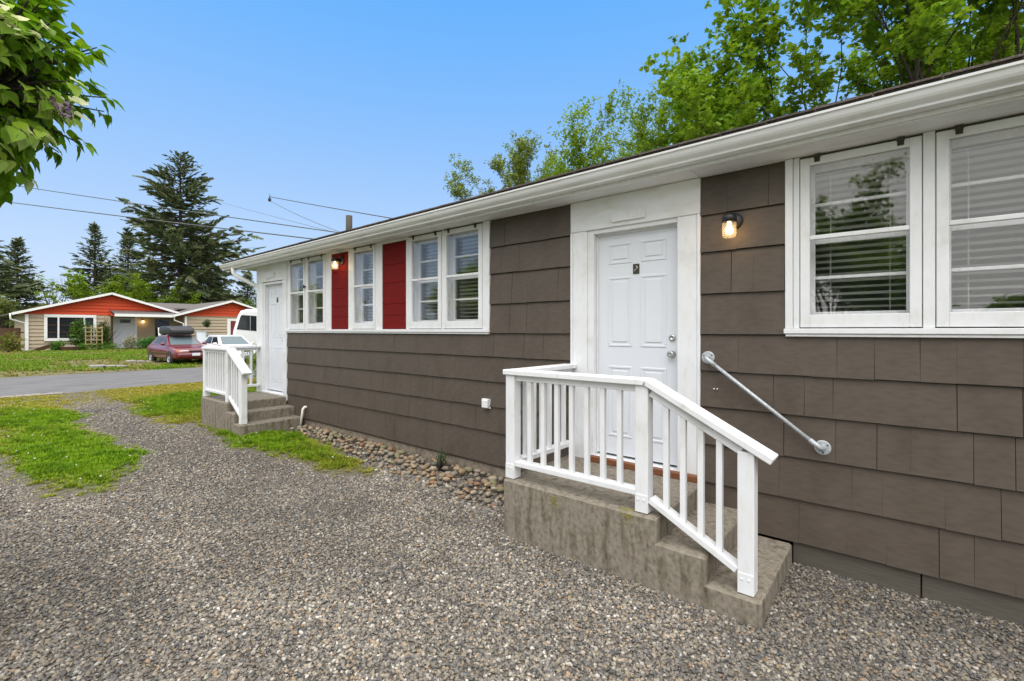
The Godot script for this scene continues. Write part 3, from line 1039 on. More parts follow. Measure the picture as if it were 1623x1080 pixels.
# ------------------------------------------------------------------ lamps, handrail, box
func wall_lamp(at: Vector3, label: String) -> void:
	var t := thing("wall_lamp", label, "lamp", at, "lit jar lamps on the wall")
	var st := st_new(true)
	lathe(st, [[0.0, 0.0], [0.066, 0.0], [0.066, 0.010], [0.060, 0.020], [0.0, 0.022]], 28, Transform3D(Basis(Vector3.RIGHT, PI / 2), Vector3(0, 0, 0)))
	put(st, "back_plate", M.black_metal, t)
	st = st_new(true)
	tube(st, [Vector3(0, 0.0, 0.015), Vector3(0, 0.004, 0.06), Vector3(0, 0.002, 0.095)], [0.026, 0.024, 0.024], 14)
	put(st, "arm", M.black_metal, t)
	st = st_new(true)
	lathe(st, [[0.0, 0.036], [0.036, 0.034], [0.048, 0.022], [0.052, 0.008], [0.052, -0.026], [0.047, -0.026], [0.044, 0.006], [0.0, 0.010]], 28, Transform3D(Basis(), Vector3(0, 0, 0.118)))
	put(st, "cap", M.black_metal, t)
	st = st_new(true)
	lathe(st, [[0.046, -0.022], [0.049, -0.045], [0.049, -0.115], [0.044, -0.134], [0.032, -0.142], [0.0, -0.143]], 28, Transform3D(Basis(), Vector3(0, 0, 0.118)))
	put(st, "glass_jar", M.jar_glass, t)
	st = st_new(true)
	lathe(st, [[0.0, -0.015], [0.013, -0.020], [0.014, -0.042], [0.024, -0.066], [0.029, -0.088], [0.024, -0.106], [0.012, -0.114], [0.0, -0.115]], 20, Transform3D(Basis(), Vector3(0, 0, 0.118)))
	put(st, "bulb", M.bulb_glow, t)
	var l := OmniLight3D.new()
	l.name = "glow"
	t.add_child(l, true)
	l.position = Vector3(0, -0.085, 0.118)
	l.light_color = lin(1.0, 0.62, 0.26)
	l.light_energy = 0.024
	l.light_size = 0.028
	l.omni_range = 12.0
	l.omni_attenuation = 2.0
	l.shadow_enabled = true

func fittings() -> void:
	wall_lamp(Vector3(-1.005, 2.515, 0.022), "lit black jar lamp on the brown shingles beside the door")
	wall_lamp(Vector3(-6.63, 2.745, 0.014), "lit black jar lamp on the dark red panel")
	# galvanised pipe handrail
	var t := thing("handrail", "slanting galvanised pipe handrail bolted to the brown shingle wall", "handrail")
	var a := Vector3(-1.193, 1.462, 0.024)
	var b := Vector3(-0.428, 0.868, 0.024)
	var off := Vector3(0, 0, 0.062)
	var st := st_new(true)
	var d := (b - a).normalized()
	tube(st, [a + off + d * 0.035, b + off - d * 0.035], [0.0135, 0.0135], 14)
	put(st, "pipe", M.galvanised, t)
	for e in [[a, 1.0], [b, -1.0]]:
		st = st_new()
		lathe(st, [[0.0, 0.0], [0.050, 0.0], [0.050, 0.007], [0.046, 0.009], [0.022, 0.010], [0.019, 0.030], [0.0, 0.030]], 24, Transform3D(Basis(Vector3.RIGHT, PI / 2), e[0]))
		var fl := put(st, "flange", M.galvanised, t)
		st = st_new(true)
		tube(st, [e[0] + Vector3(0, 0, 0.02), e[0] + off * 0.8, e[0] + off + d * e[1] * 0.016, e[0] + off + d * e[1] * 0.09], [0.018, 0.019, 0.018, 0.0175], 14)
		put(st, "elbow", M.galvanised, t)
		for k in 3:
			var ang := k * TAU / 3 + 0.6
			st = st_new(true)
			lathe(st, [[0.005, 0.0], [0.005, 0.003], [0.0, 0.004]], 8, Transform3D(Basis(Vector3.RIGHT, PI / 2), e[0] + Vector3(cos(ang) * 0.035, sin(ang) * 0.035, 0.009)))
			put(st, "screw", M.rusty, fl)
	rebase(t, (a + b) * 0.5)
	# weatherproof outlet cover
	t = thing("outlet_box", "small white outlet cover low on the brown shingle wall", "outlet", Vector3(-3.585, 0.86, 0.018))
	st = st_new()
	span(st, -0.050, 0.050, -0.058, 0.050, 0.0, 0.014, 0.003)
	put(st, "back_box", M.pvc, t)
	st = st_new()
	span(st, -0.045, 0.045, -0.050, 0.046, 0.014, 0.060, 0.010)
	put(st, "cover", M.white_paint, t)
	st = st_new()
	span(st, -0.048, 0.048, 0.040, 0.053, 0.010, 0.050, 0.004)
	put(st, "hinge", M.white_paint, t)
	# old hook plate left on the shingles
	t = thing("hook_plate", "small painted-over hook plate on the shingles near the casing", "hook", Vector3(-1.135, 1.195, 0.024))
	st = st_new()
	span(st, -0.012, 0.012, -0.03, 0.022, 0.0, 0.004, 0.001)
	put(st, "plate", M.shingle_paint_0, t)
	for k in [-0.012, 0.012]:
		st = st_new(true)
		lathe(st, [[0.006, 0.0], [0.006, 0.008], [0.0, 0.010]], 8, Transform3D(Basis(Vector3.RIGHT, PI / 2), Vector3(k, 0.022, 0.003)))
		put(st, "hook", M.worn_paint, t)

func blinds() -> void:
	var slat := st_new(true)
	for k in 4:
		var a0 := -0.5 + k / 4.0
		var a1 := a0 + 0.25
		var c0 := 0.10 - 0.4 * a0 * a0
		var c1 := 0.10 - 0.4 * a1 * a1
		quad(slat, Vector3(-0.5, c0, a0), Vector3(0.5, c0, a0), Vector3(0.5, c1, a1), Vector3(-0.5, c1, a1))
	slat.generate_normals()
	var mesh := slat.commit()
	var which := [[2, "white slatted blind behind the single window between the red panels", -0.22], [3, "white slatted blind behind the window next to the red panel", -0.24], [4, "white slatted blind behind the window next to the brown shingles", -0.24],
			[5, "white slatted blind behind the window beside the door with the handrail", -0.28], [6, "white slatted blind behind the other half of the double window", -0.26]]
	for w in which:
		var s: Array = SASHES[w[0]]
		var t := thing("window_blind", w[1], "blind", Vector3((s[0] + s[1]) * 0.5, SASH_Y0, -0.20), "blinds behind the windows")
		var wd: float = s[1] - s[0] - 0.10
		var st := st_new()
		span(st, -wd * 0.5, wd * 0.5, SASH_Y1 - SASH_Y0 - 0.075, SASH_Y1 - SASH_Y0 - 0.040, -0.016, 0.016, 0.002)
		put(st, "head_rail", M.blind_slat, t)
		st = st_new()
		span(st, -wd * 0.5, wd * 0.5, 0.075, 0.092, -0.013, 0.013, 0.003)
		put(st, "bottom_rail", M.blind_slat, t)
		var y := 0.105
		var r := rng(w[0] * 31)
		while y < SASH_Y1 - SASH_Y0 - 0.08:
			var bas := Basis(Vector3.RIGHT, w[2] + r.randf_range(-0.05, 0.05)) * Basis(Vector3.FORWARD, r.randf_range(-0.002, 0.002)) * Basis.from_scale(Vector3(wd, 0.05, 0.05))
			place(mesh, "slat", M.blind_slat, t, Transform3D(bas, Vector3(0, y, 0)))
			y += 0.047
		for cx in [-wd * 0.30, wd * 0.30]:
			for cz in [-0.025, 0.025]:
				st = st_new()
				span(st, cx - 0.0012, cx + 0.0012, 0.09, SASH_Y1 - SASH_Y0 - 0.07, cz - 0.0012, cz + 0.0012)
				put(st, "ladder_cord", M.cord, t)
	# furniture seen through the two clear windows
	var c := thing("wooden_cabinet", "brown wooden cabinet standing in the room behind the clear windows", "cabinet", Vector3(-8.6, 0.47, -1.9))
	var st := st_new()
	for e in [[-0.9, -0.87], [-0.02, 0.02], [0.87, 0.9]]:
		span(st, e[0], e[1], 0.0, 1.50, -0.2, 0.2, 0.003)
	span(st, -0.87, 0.87, 0.0, 1.50, -0.2, -0.18)
	put(st, "carcass", M.cedar, c)
	for y in [0.05, 0.50, 0.98, 1.50]:
		st = st_new()
		span(st, -0.92, 0.92, y, y + 0.03, -0.205, 0.205, 0.003)
		put(st, "shelf", M.cedar, c)

# ------------------------------------------------------------------ across the street
func lap_boards(st_parent: Node3D, m: Material, X: float, spans: Array, y0: float, y1: float, h: float) -> void:
	var y := y0
	while y < y1 - 0.02:
		var yt := minf(y + h, y1)
		for s in spans:
			if yt <= s[2] or y >= s[3]:
				continue
			var st := st_new()
			var a := Vector3(X + 0.075, maxf(y, s[2]), s[0])
			var b := Vector3(X + 0.075, maxf(y, s[2]), s[1])
			var c := Vector3(X + 0.008, minf(yt, s[3]), s[1])
			var d := Vector3(X + 0.008, minf(yt, s[3]), s[0])
			quad(st, a, b, c, d)
			quad(st, a, Vector3(X, a.y, a.z), Vector3(X, b.y, b.z), b)
			put(st, "siding_board", m, st_parent)
		y = yt

func gable_boards(parent: Node3D, m: Material, X: float, zc: float, yr: float, slope: float, y0: float, h: float) -> void:
	var y := y0
	while y < yr - 0.12:
		var yt := minf(y + h, yr - 0.05)
		var wa := (yr - y) / slope
		var wb := (yr - yt) / slope
		var st := st_new()
		quad(st, Vector3(X + 0.075, y, zc + wa), Vector3(X + 0.075, y, zc - wa), Vector3(X + 0.012, yt, zc - wb), Vector3(X + 0.012, yt, zc + wb))
		quad(st, Vector3(X + 0.075, y, zc + wa), Vector3(X, y, zc + wa), Vector3(X, y, zc - wa), Vector3(X + 0.075, y, zc - wa))
		put(st, "siding_board", m, parent)
		y = yt

func bar(parent: Node3D, called: String, m: Material, x0: float, x1: float, y0: float, y1: float, z0: float, z1: float, bevel := 0.0) -> MeshInstance3D:
	var st := st_new()
	span(st, x0, x1, y0, y1, z0, z1, bevel)
	return put(st, called, m, parent)

func across_the_street() -> void:
	var soft: Texture2D = ntex(0.012, 4, [[0.0, 0.92], [1.0, 1.0]], 81)
	grain(mat("tan_siding", lin(0.46, 0.375, 0.27), 0.7), soft, Vector3(0.4, 3, 0.4))
	grain(mat("orange_siding", lin(0.62, 0.072, 0.020), 0.8), soft, Vector3(0.4, 3, 0.4))
	grain(mat("fence_wood", lin(0.155, 0.075, 0.043), 0.85), ntex(0.03, 4, [[0.0, 0.6], [1.0, 1.0]], 82), Vector3(3, 0.4, 3))
	grain(mat("pale_wood", lin(0.42, 0.30, 0.16), 0.85), soft, Vector3(3, 1, 3))
	mat("dark_glass", lin(0.018, 0.022, 0.026), 0.06)
	mat("far_white", lin(0.80, 0.80, 0.80), 0.5)
	mat("far_door", lin(0.70, 0.75, 0.82), 0.5)
	mat("dark_red", lin(0.16, 0.018, 0.02), 0.5)
	mat("terracotta", lin(0.16, 0.085, 0.05), 0.85)
	mat("teal", lin(0.01, 0.14, 0.13), 0.4)
	var h := thing("neighbour_house", "low house with orange-red gables and tan lap siding across the road", "house")
	var X := -50.0
	# walls behind the boards
	bar(h, "wall", M.tan_siding, -60, X, 0.0, 2.95, -4.62, 0.10)
	bar(h, "wall", M.tan_siding, -60, -50.9, 0.0, 3.0, -9.6, -4.62)
	bar(h, "wall", M.tan_siding, -60, X + 1.0, 0.0, 3.0, -17.6, -9.6)
	lap_boards(h, M.tan_siding, X, [[0.10, -0.86, 0.1, 2.9], [-3.74, -4.62, 0.1, 2.9], [-0.86, -3.74, 0.1, 0.92]], 0.1, 2.9, 0.28)
	lap_boards(h, M.tan_siding, X + 1.0, [[-9.62, -13.0, 0.1, 2.97], [-14.2, -17.6, 0.1, 2.97], [-13.0, -14.2, 2.75, 2.97]], 0.1, 2.97, 0.28)
	# gables
	for g in [[X, -4.70, 4.66, 0.322, 2.9, 5.6, 60.0], [X + 1.0, -13.3, 4.40, 0.322, 2.97, 4.7, 60.0]]:
		var st := st_new()
		var zc: float = g[1]
		var w: float = (g[2] - g[4]) / g[3]
		var poly := PackedVector2Array([Vector2(zc + w, g[4]), Vector2(zc, g[2]), Vector2(zc - w, g[4])])
		prism(st, poly, g[0] - 0.15, g[0], 0.0, Transform3D(Basis(Vector3(0, 0, 1), Vector3(0, 1, 0), Vector3(1, 0, 0)), Vector3.ZERO))
		put(st, "gable", M.orange_siding, h)
		gable_boards(h, M.orange_siding, g[0], zc, g[2], g[3], g[4], 0.26)
		# roof planes with white rake boards
		for s in [1.0, -1.0]:
			st = st_new()
			var ze: float = zc + s * g[5]
			var ye: float = g[2] + 0.10 - g[3] * g[5]
			var a := Vector3(g[0] + 0.5, g[2] + 0.10, zc)
			var b := Vector3(g[0] + 0.5, ye, ze)
			var c := Vector3(-61.0, ye, ze)
			var d := Vector3(-61.0, g[2] + 0.10, zc)
			var dn := Vector3(0, -0.07, 0)
			quad(st, a, b, c, d)
			quad(st, a + dn, d + dn, c + dn, b + dn)
			quad(st, b, b + dn, c + dn, c)
			quad(st, a, a + dn, b + dn, b)
			put(st, "roof", M.roofing_far, h)
			st = st_new()
			beam(st, Vector3(g[0] + 0.52, g[2] + 0.0, zc), Vector3(g[0] + 0.52, ye - 0.09, ze), 0.04, 0.17, 0.0)
			put(st, "rake_board", M.far_white, h)
	# ridge joining the two blocks
	var st := st_new()
	quad(st, Vector3(-52.0, 3.70, -6.0), Vector3(-52.0, 3.70, -13.0), Vector3(-56.0, 4.35, -13.0), Vector3(-56.0, 4.35, -6.0))
	quad(st, Vector3(-52.0, 3.62, -6.0), Vector3(-56.0, 4.27, -6.0), Vector3(-56.0, 4.27, -13.0), Vector3(-52.0, 3.62, -13.0))
	quad(st, Vector3(-52.0, 3.70, -6.0), Vector3(-52.0, 3.62, -6.0), Vector3(-52.0, 3.62, -13.0), Vector3(-52.0, 3.70, -13.0))
	put(st, "roof", M.roofing_far, h)
	# porch roof sloping towards the road
	st = st_new()
	quad(st, Vector3(-52.2, 3.85, -4.45), Vector3(-48.6, 2.98, -4.75), Vector3(-48.6, 2.98, -8.75), Vector3(-52.2, 3.85, -9.6))
	quad(st, Vector3(-52.2, 3.78, -4.45), Vector3(-52.2, 3.78, -9.6), Vector3(-48.6, 2.91, -8.75), Vector3(-48.6, 2.91, -4.75))
	put(st, "porch_roof", M.roofing_far, h)
	bar(h, "porch_fascia", M.far_white, -48.6, -48.56, 2.78, 3.0, -8.80, -4.70)
	st = st_new()
	tri(st, Vector3(-48.62, 2.80, -4.70), Vector3(-50.0, 2.9, -4.55), Vector3(-50.0, 3.32, -4.55))
	put(st, "porch_cheek", M.orange_siding, h)
	bar(h, "porch_post", M.tan_siding, -50.0, -49.75, 0.0, 2.8, -4.66, -4.30)
	bar(h, "porch_step", M.footing, -50.88, -49.6, 0.0, 0.18, -7.0, -4.7)
	# front door with a small light at its head
	var door := bar(h, "door", M.far_door, -50.9, -50.83, 0.18, 2.72, -6.45, -5.15)
	bar(door, "door_light", M.dark_glass, -50.83, -50.81, 2.3, 2.58, -6.15, -5.45)
	bar(h, "door_casing", M.far_white, -50.9, -50.8, 0.18, 2.85, -5.15, -5.0)
	bar(h, "door_casing", M.far_white, -50.9, -50.8, 0.18, 2.85, -6.60, -6.45)
	bar(h, "porch_window", M.dark_glass, -50.9, -50.84, 1.0, 2.6, -8.9, -7.9)
	# picture window of three lights
	var win := bar(h, "window", M.dark_glass, -50.1, -49.96, 1.05, 2.66, -3.62, -0.98)
	for e in [[1.02, 2.70, -0.98, -0.80], [1.02, 2.70, -3.80, -3.62], [0.84, 1.05, -3.80, -0.80], [2.66, 2.88, -3.80, -0.80], [1.05, 2.66, -1.64, -1.54], [1.05, 2.66, -3.13, -3.03]]:
		bar(win, "frame", M.far_white, -50.0, -49.84, e[0], e[1], e[2], e[3], 0.01)
	for y in [1.5, 2.05]:
		bar(win, "shelf", M.fence_wood, -50.0, -49.955, y, y + 0.04, -3.6, -1.0)
	# corner boards, eave gutters and downspouts
	bar(h, "corner_board", M.far_white, -50.05, -49.84, 0.0, 2.85, 0.02, 0.20)
	bar(h, "corner_board", M.far_white, -49.05, -48.84, 0.0, 2.9, -9.72, -9.58)
	for e in [[0.95, -49.8, 2.75, 0.28], [-8.75, -48.7, 2.8, -9.35]]:
		st = st_new(true)
		tube(st, [Vector3(e[1], e[2] + 0.15, e[0]), Vector3(e[1], e[2] - 0.25, e[0]), Vector3(e[1] - 0.1, e[2] - 0.55, e[3] - 0.1), Vector3(e[1] - 0.1, 0.1, e[3] - 0.12)], [0.06, 0.06, 0.06, 0.06], 8)
		put(st, "downspout", M.far_white, h)
	# side door of the right-hand block
	bar(h, "door_casing", M.far_white, -49.0, -48.93, 0.0, 2.75, -13.28, -13.0)
	bar(h, "door_casing", M.far_white, -49.0, -48.93, 2.55, 2.75, -14.2, -13.28)
	bar(h, "side_door", M.dark_red, -49.0, -48.95, 0.0, 2.55, -14.2, -13.28)
	rebase(h, Vector3(-55, 0, -8))
	# porch lamp
	var lamp := thing("porch_lamp", "small lit lamp under the porch roof across the road", "lamp", Vector3(-50.72, 2.42, -7.0))
	st = st_new(true)
	lathe(st, [[0.0, 0.10], [0.05, 0.09], [0.10, 0.0], [0.06, -0.09], [0.0, -0.10]], 12)
	put(st, "shade", M.bulb_glow, lamp)
	bar(lamp, "mount", M.black_metal, -0.12, -0.02, 0.02, 0.16, -0.05, 0.05)
	var l := OmniLight3D.new()
	l.name = "glow"
	lamp.add_child(l, true)
	l.light_color = lin(1.0, 0.62, 0.26)
	l.light_energy = 0.15
	l.light_size = 0.08
	l.omni_range = 20.0
	l.shadow_enabled = true
	# plank fence
	var f := thing("plank_fence", "brown upright plank fence beside the house across the road", "fence", Vector3(-50.5, 0.0, 3.5))
	var r := rng(17)
	var plank := st_new()
	box(plank, Vector3.ZERO, Vector3.ONE, 0.0)
	plank.generate_normals()
	var pm := plank.commit()
	for k in 44:
		var hh := 1.85 + r.randf_range(-0.04, 0.04)
		place(pm, "plank", M.fence_wood, f, Transform3D(Basis.from_scale(Vector3(0.025, hh, 0.142)), Vector3(r.randf_range(-0.006, 0.006), hh * 0.5, 3.4 - k * 0.15)))
	bar(f, "fence_rail", M.fence_wood, -0.07, -0.02, 0.35, 0.45, -3.3, 3.5)
	bar(f, "fence_rail", M.fence_wood, -0.07, -0.02, 1.45, 1.55, -3.3, 3.5)
	# trellis
	var tr := thing("trellis", "pale wooden square trellis standing before the picture window", "trellis", Vector3(-47.9, 0.05, -3.35))
	for k in 4:
		bar(tr, "upright", M.pale_wood, -0.02, 0.02, 0.0, 1.95, -0.48 + k * 0.32 - 0.03, -0.48 + k * 0.32 + 0.03)
	for k in 6:
		bar(tr, "crosspiece", M.pale_wood, 0.02, 0.05, 0.22 + k * 0.31, 0.28 + k * 0.31, -0.52, 0.52)
	# odds and ends in the front yard
	var pl := thing("planter", "low round brown planter on the lawn under the picture window", "planter", Vector3(-47.6, 0.08, -1.95))
	st = st_new(true)
	lathe(st, [[0.35, 0.0], [0.52, 0.36], [0.56, 0.40], [0.50, 0.40], [0.46, 0.34], [0.0, 0.33]], 18)
	put(st, "bowl", M.terracotta, pl)
	bar(pl, "rim_stone", M.pale_gravel, -0.2, 0.2, 0.34, 0.44, -0.3, 0.3, 0.05)
	var cb := thing("curved_board", "curved brown board leaning low against the tan wall", "board", Vector3(-49.3, 0.05, -0.55))
	st = st_new()
	var arc := PackedVector2Array()
	for k in 13:
		arc.append(Vector2(0.75 - k / 12.0 * 1.7, 0.05 + 0.62 * sin(k / 12.0 * 2.2) * (0.35 + 0.65 * k / 12.0)))
	for k in 13:
		arc.append(arc[12 - k] + Vector2(0, -0.30 * sin((12 - k) / 12.0 * PI) - 0.02))
	prism(st, arc, 0.0, 0.05, 0.0, Transform3D(Basis(Vector3(0, 0, 1), Vector3(0.2, 1, 0), Vector3(1, 0, 0)), Vector3.ZERO))
	put(st, "plank", M.fence_wood, cb)
	var wb := thing("white_board", "long white board lying on the grass before the planter", "board", Vector3(-45.2, 0.10, -1.35))
	bar(wb, "plank", M.far_white, -0.1, 0.1, 0.0, 0.05, -1.0, 1.0)
	wb.rotation.y = 0.12
	var sh := thing("leaning_sheet", "large white sheet leaning in the shade of the porch", "sheet", Vector3(-48.2, 0.1, -8.1))
	st = st_new()
	box(st, Vector3(0, 0.9, 0), Vector3(0.06, 1.8, 1.2), 0.01, Basis(Vector3(0, 0, 1), 0.18))
	put(st, "face", M.far_white, sh)
	for k in 2:
		var ws := thing("old_window", ["old window frame leaning on the tan wall behind the red car", "small grey window frame leaning on the tan wall beside the larger one"][k], "window frame", Vector3(-48.4, 0.05, [-10.75, -11.75][k]))
		var hh: float = [1.55, 1.25][k]
		for e in [[0.0, 0.08, -0.42, 0.42], [hh - 0.08, hh, -0.42, 0.42], [0.08, hh - 0.08, -0.42, -0.34], [0.08, hh - 0.08, 0.34, 0.42]]:
			bar(ws, "frame", M.galvanised, -0.03, 0.03, e[0], e[1], e[2], e[3])
		bar(ws, "pane", M.far_door, -0.01, 0.01, 0.08, hh - 0.08, -0.34, 0.34)
		ws.rotation.z = 0.12
	var tp := thing("teal_pot", "teal glazed pot standing by the porch wall", "pot", Vector3(-48.9, 0.05, -6.9))
	st = st_new(true)
	lathe(st, [[0.0, 0.0], [0.22, 0.0], [0.32, 0.5], [0.36, 0.75], [0.31, 0.75], [0.27, 0.5], [0.0, 0.45]], 16)
	put(st, "pot_body", M.teal, tp)
	for e in [[-26.9, -0.95, 0.5], [-29.8, -2.7, 0.35]]:
		var b := thing("lawn_rubble", "pale broken slab lying on the bare patch of the lawn", "rubble", Vector3(e[0], 0.03, e[1]), "broken slabs on the lawn")
		for k in 3:
			bar(b, "slab", M.pale_gravel, -0.2 - 0.1 * k, 0.25, 0.0, 0.07 + 0.03 * k, -e[2] * 0.6 + 0.35 * k, e[2] * 0.4 + 0.35 * k, 0.02)

# ------------------------------------------------------------------ vehicles
func loft(st: SurfaceTool, rings: Array) -> void:
	for i in rings.size() - 1:
		var n: int = rings[i].size()
		for k in n:
			var j := (k + 1) % n
			quad(st, rings[i][k], rings[i][j], rings[i + 1][j], rings[i + 1][k])
	for e in [0, rings.size() - 1]:
		var c := Vector3.ZERO
		for p in rings[e]:
			c += p
		c /= rings[e].size()
		for k in rings[e].size():
			var j: int = (k + 1) % rings[e].size()
			if e == 0:
				tri(st, c, rings[e][j], rings[e][k])
			else:
				tri(st, c, rings[e][k], rings[e][j])

func ring(x: float, hw: float, y0: float, y1: float, power := 5.0, n := 28) -> Array:
	var out := []
	for k in n:
		var a := TAU * k / n
		var cx := cos(a)
		var sy := sin(a)
		out.append(Vector3(x, (y0 + y1) * 0.5 + (y1 - y0) * 0.5 * signf(sy) * pow(absf(sy), 2.0 / power), hw * signf(cx) * pow(absf(cx), 2.0 / power)))
	return out

func sedan(called: String, label: String, paint: Material, at: Vector3, yaw: float) -> void:
	var t := thing(called, label, "car", at)
	var st := st_new(true)
	var rings := []
	for s in [[-2.24, 0.66, 0.45, 0.80], [-2.20, 0.76, 0.33, 0.90], [-2.05, 0.81, 0.25, 0.94], [-1.6, 0.84, 0.21, 0.96], [-0.8, 0.855, 0.20, 0.95], [0.4, 0.855, 0.20, 0.94], [0.95, 0.85, 0.20, 0.92], [1.5, 0.835, 0.21, 0.85], [1.95, 0.81, 0.23, 0.78], [2.15, 0.77, 0.27, 0.72], [2.22, 0.68, 0.36, 0.64]]:
		rings.append(ring(s[0], s[1], s[2], s[3]))
	loft(st, rings)
	put(st, "body", paint, t)
	# cabin
	st = st_new()
	var bot := [Vector3(0.98, 0.90, 0.74), Vector3(-1.78, 0.92, 0.74), Vector3(-1.78, 0.92, -0.74), Vector3(0.98, 0.90, -0.74)]
	var top := [Vector3(0.20, 1.355, 0.57), Vector3(-1.12, 1.355, 0.57), Vector3(-1.12, 1.355, -0.57), Vector3(0.20, 1.355, -0.57)]
	for k in 4:
		quad(st, bot[k], bot[(k + 1) % 4], top[(k + 1) % 4], top[k])
	put(st, "pillar_shell", paint, t)
	st = st_new()
	box(st, Vector3(-0.46, 1.365, 0), Vector3(1.36, 0.05, 1.16), 0.022)
	put(st, "roof", paint, t)
	var side := func(a: Vector3, b: Vector3, c: Vector3, d: Vector3, u0: float, u1: float, v0: float, v1: float, called_p: String) -> void:
		var s := st_new()
		var n := (b - a).cross(d - a).normalized() * 0.006
		var f := func(u: float, v: float) -> Vector3: return a.lerp(b, u).lerp(d.lerp(c, u), v)
		for e in [1.0, -1.0]:
			quad(s, f.call(u0, v0) + n * e, f.call(u1, v0) + n * e, f.call(u1, v1) + n * e, f.call(u0, v1) + n * e)
		put(s, called_p, M.dark_glass if called_p != "windshield" else M.windshield, t)
	side.call(bot[3], bot[0], top[0], top[3], 0.06, 0.94, 0.08, 0.94, "windshield")
	side.call(bot[1], bot[2], top[2], top[1], 0.08, 0.92, 0.10, 0.90, "rear_window")
	for s in [[bot[0], bot[1], top[1], top[0]], [bot[3], bot[2], top[2], top[3]]]:
		side.call(s[0], s[1], s[2], s[3], 0.10, 0.45, 0.14, 0.90, "side_window")
		side.call(s[0], s[1], s[2], s[3], 0.49, 0.86, 0.14, 0.90, "side_window")
	for wx in [1.36, -1.30]:
		for wz in [0.76, -0.76]:
			var sg := signf(wz)
			st = st_new(true)
			var xf := Transform3D(Basis(Vector3.RIGHT, PI / 2 * sg), Vector3(wx, 0.30, wz - 0.10 * sg))
			lathe(st, [[0.0, 0.0], [0.28, 0.0], [0.30, 0.03], [0.30, 0.17], [0.28, 0.20], [0.20, 0.20]], 22, xf)
			var wheel := put(st, "wheel", M.tyre, t)
			st = st_new(true)
			lathe(st, [[0.20, 0.195], [0.19, 0.175], [0.08, 0.17], [0.06, 0.195], [0.0, 0.198]], 18, xf)
			put(st, "rim", M.hub, wheel)
			st = st_new(true)
			lathe(st, [[0.31, 0.05], [0.37, 0.08], [0.37, 0.186], [0.31, 0.188]], 22, xf)
			put(st, "wheel_arch", M.dark_void, t)
	for sg in [1.0, -1.0]:
		st = st_new()
		box(st, Vector3(2.13, 0.64, 0.46 * sg), Vector3(0.16, 0.10, 0.36), 0.02)
		var hl := put(st, "headlight", M.lamp_lens, t)
		st = st_new()
		box(st, Vector3(2.08, 0.64, 0.71 * sg), Vector3(0.16, 0.10, 0.12), 0.02)
		put(st, "turn_signal", M.amber, hl)
		st = st_new()
		box(st, Vector3(0.72, 0.98, 0.90 * sg), Vector3(0.10, 0.12, 0.18), 0.03)
		put(st, "mirror", paint, t)
	bar(t, "grille", M.dark_void, 2.12, 2.225, 0.585, 0.68, -0.27, 0.27, 0.01)
	bar(t, "bumper", paint, 2.10, 2.29, 0.36, 0.54, -0.74, 0.74, 0.04)
	bar(t, "bumper_strip", M.hub, 2.285, 2.296, 0.50, 0.515, -0.7, 0.7)
	bar(t, "license_plate", M.far_door, 2.285, 2.30, 0.43, 0.56, -0.17, 0.17)
	bar(t, "side_moulding", M.dark_void, -1.0, 1.0, 0.48, 0.52, 0.85, 0.868)
	bar(t, "side_moulding", M.dark_void, -1.0, 1.0, 0.48, 0.52, -0.868, -0.85)
	t.rotation.y = yaw

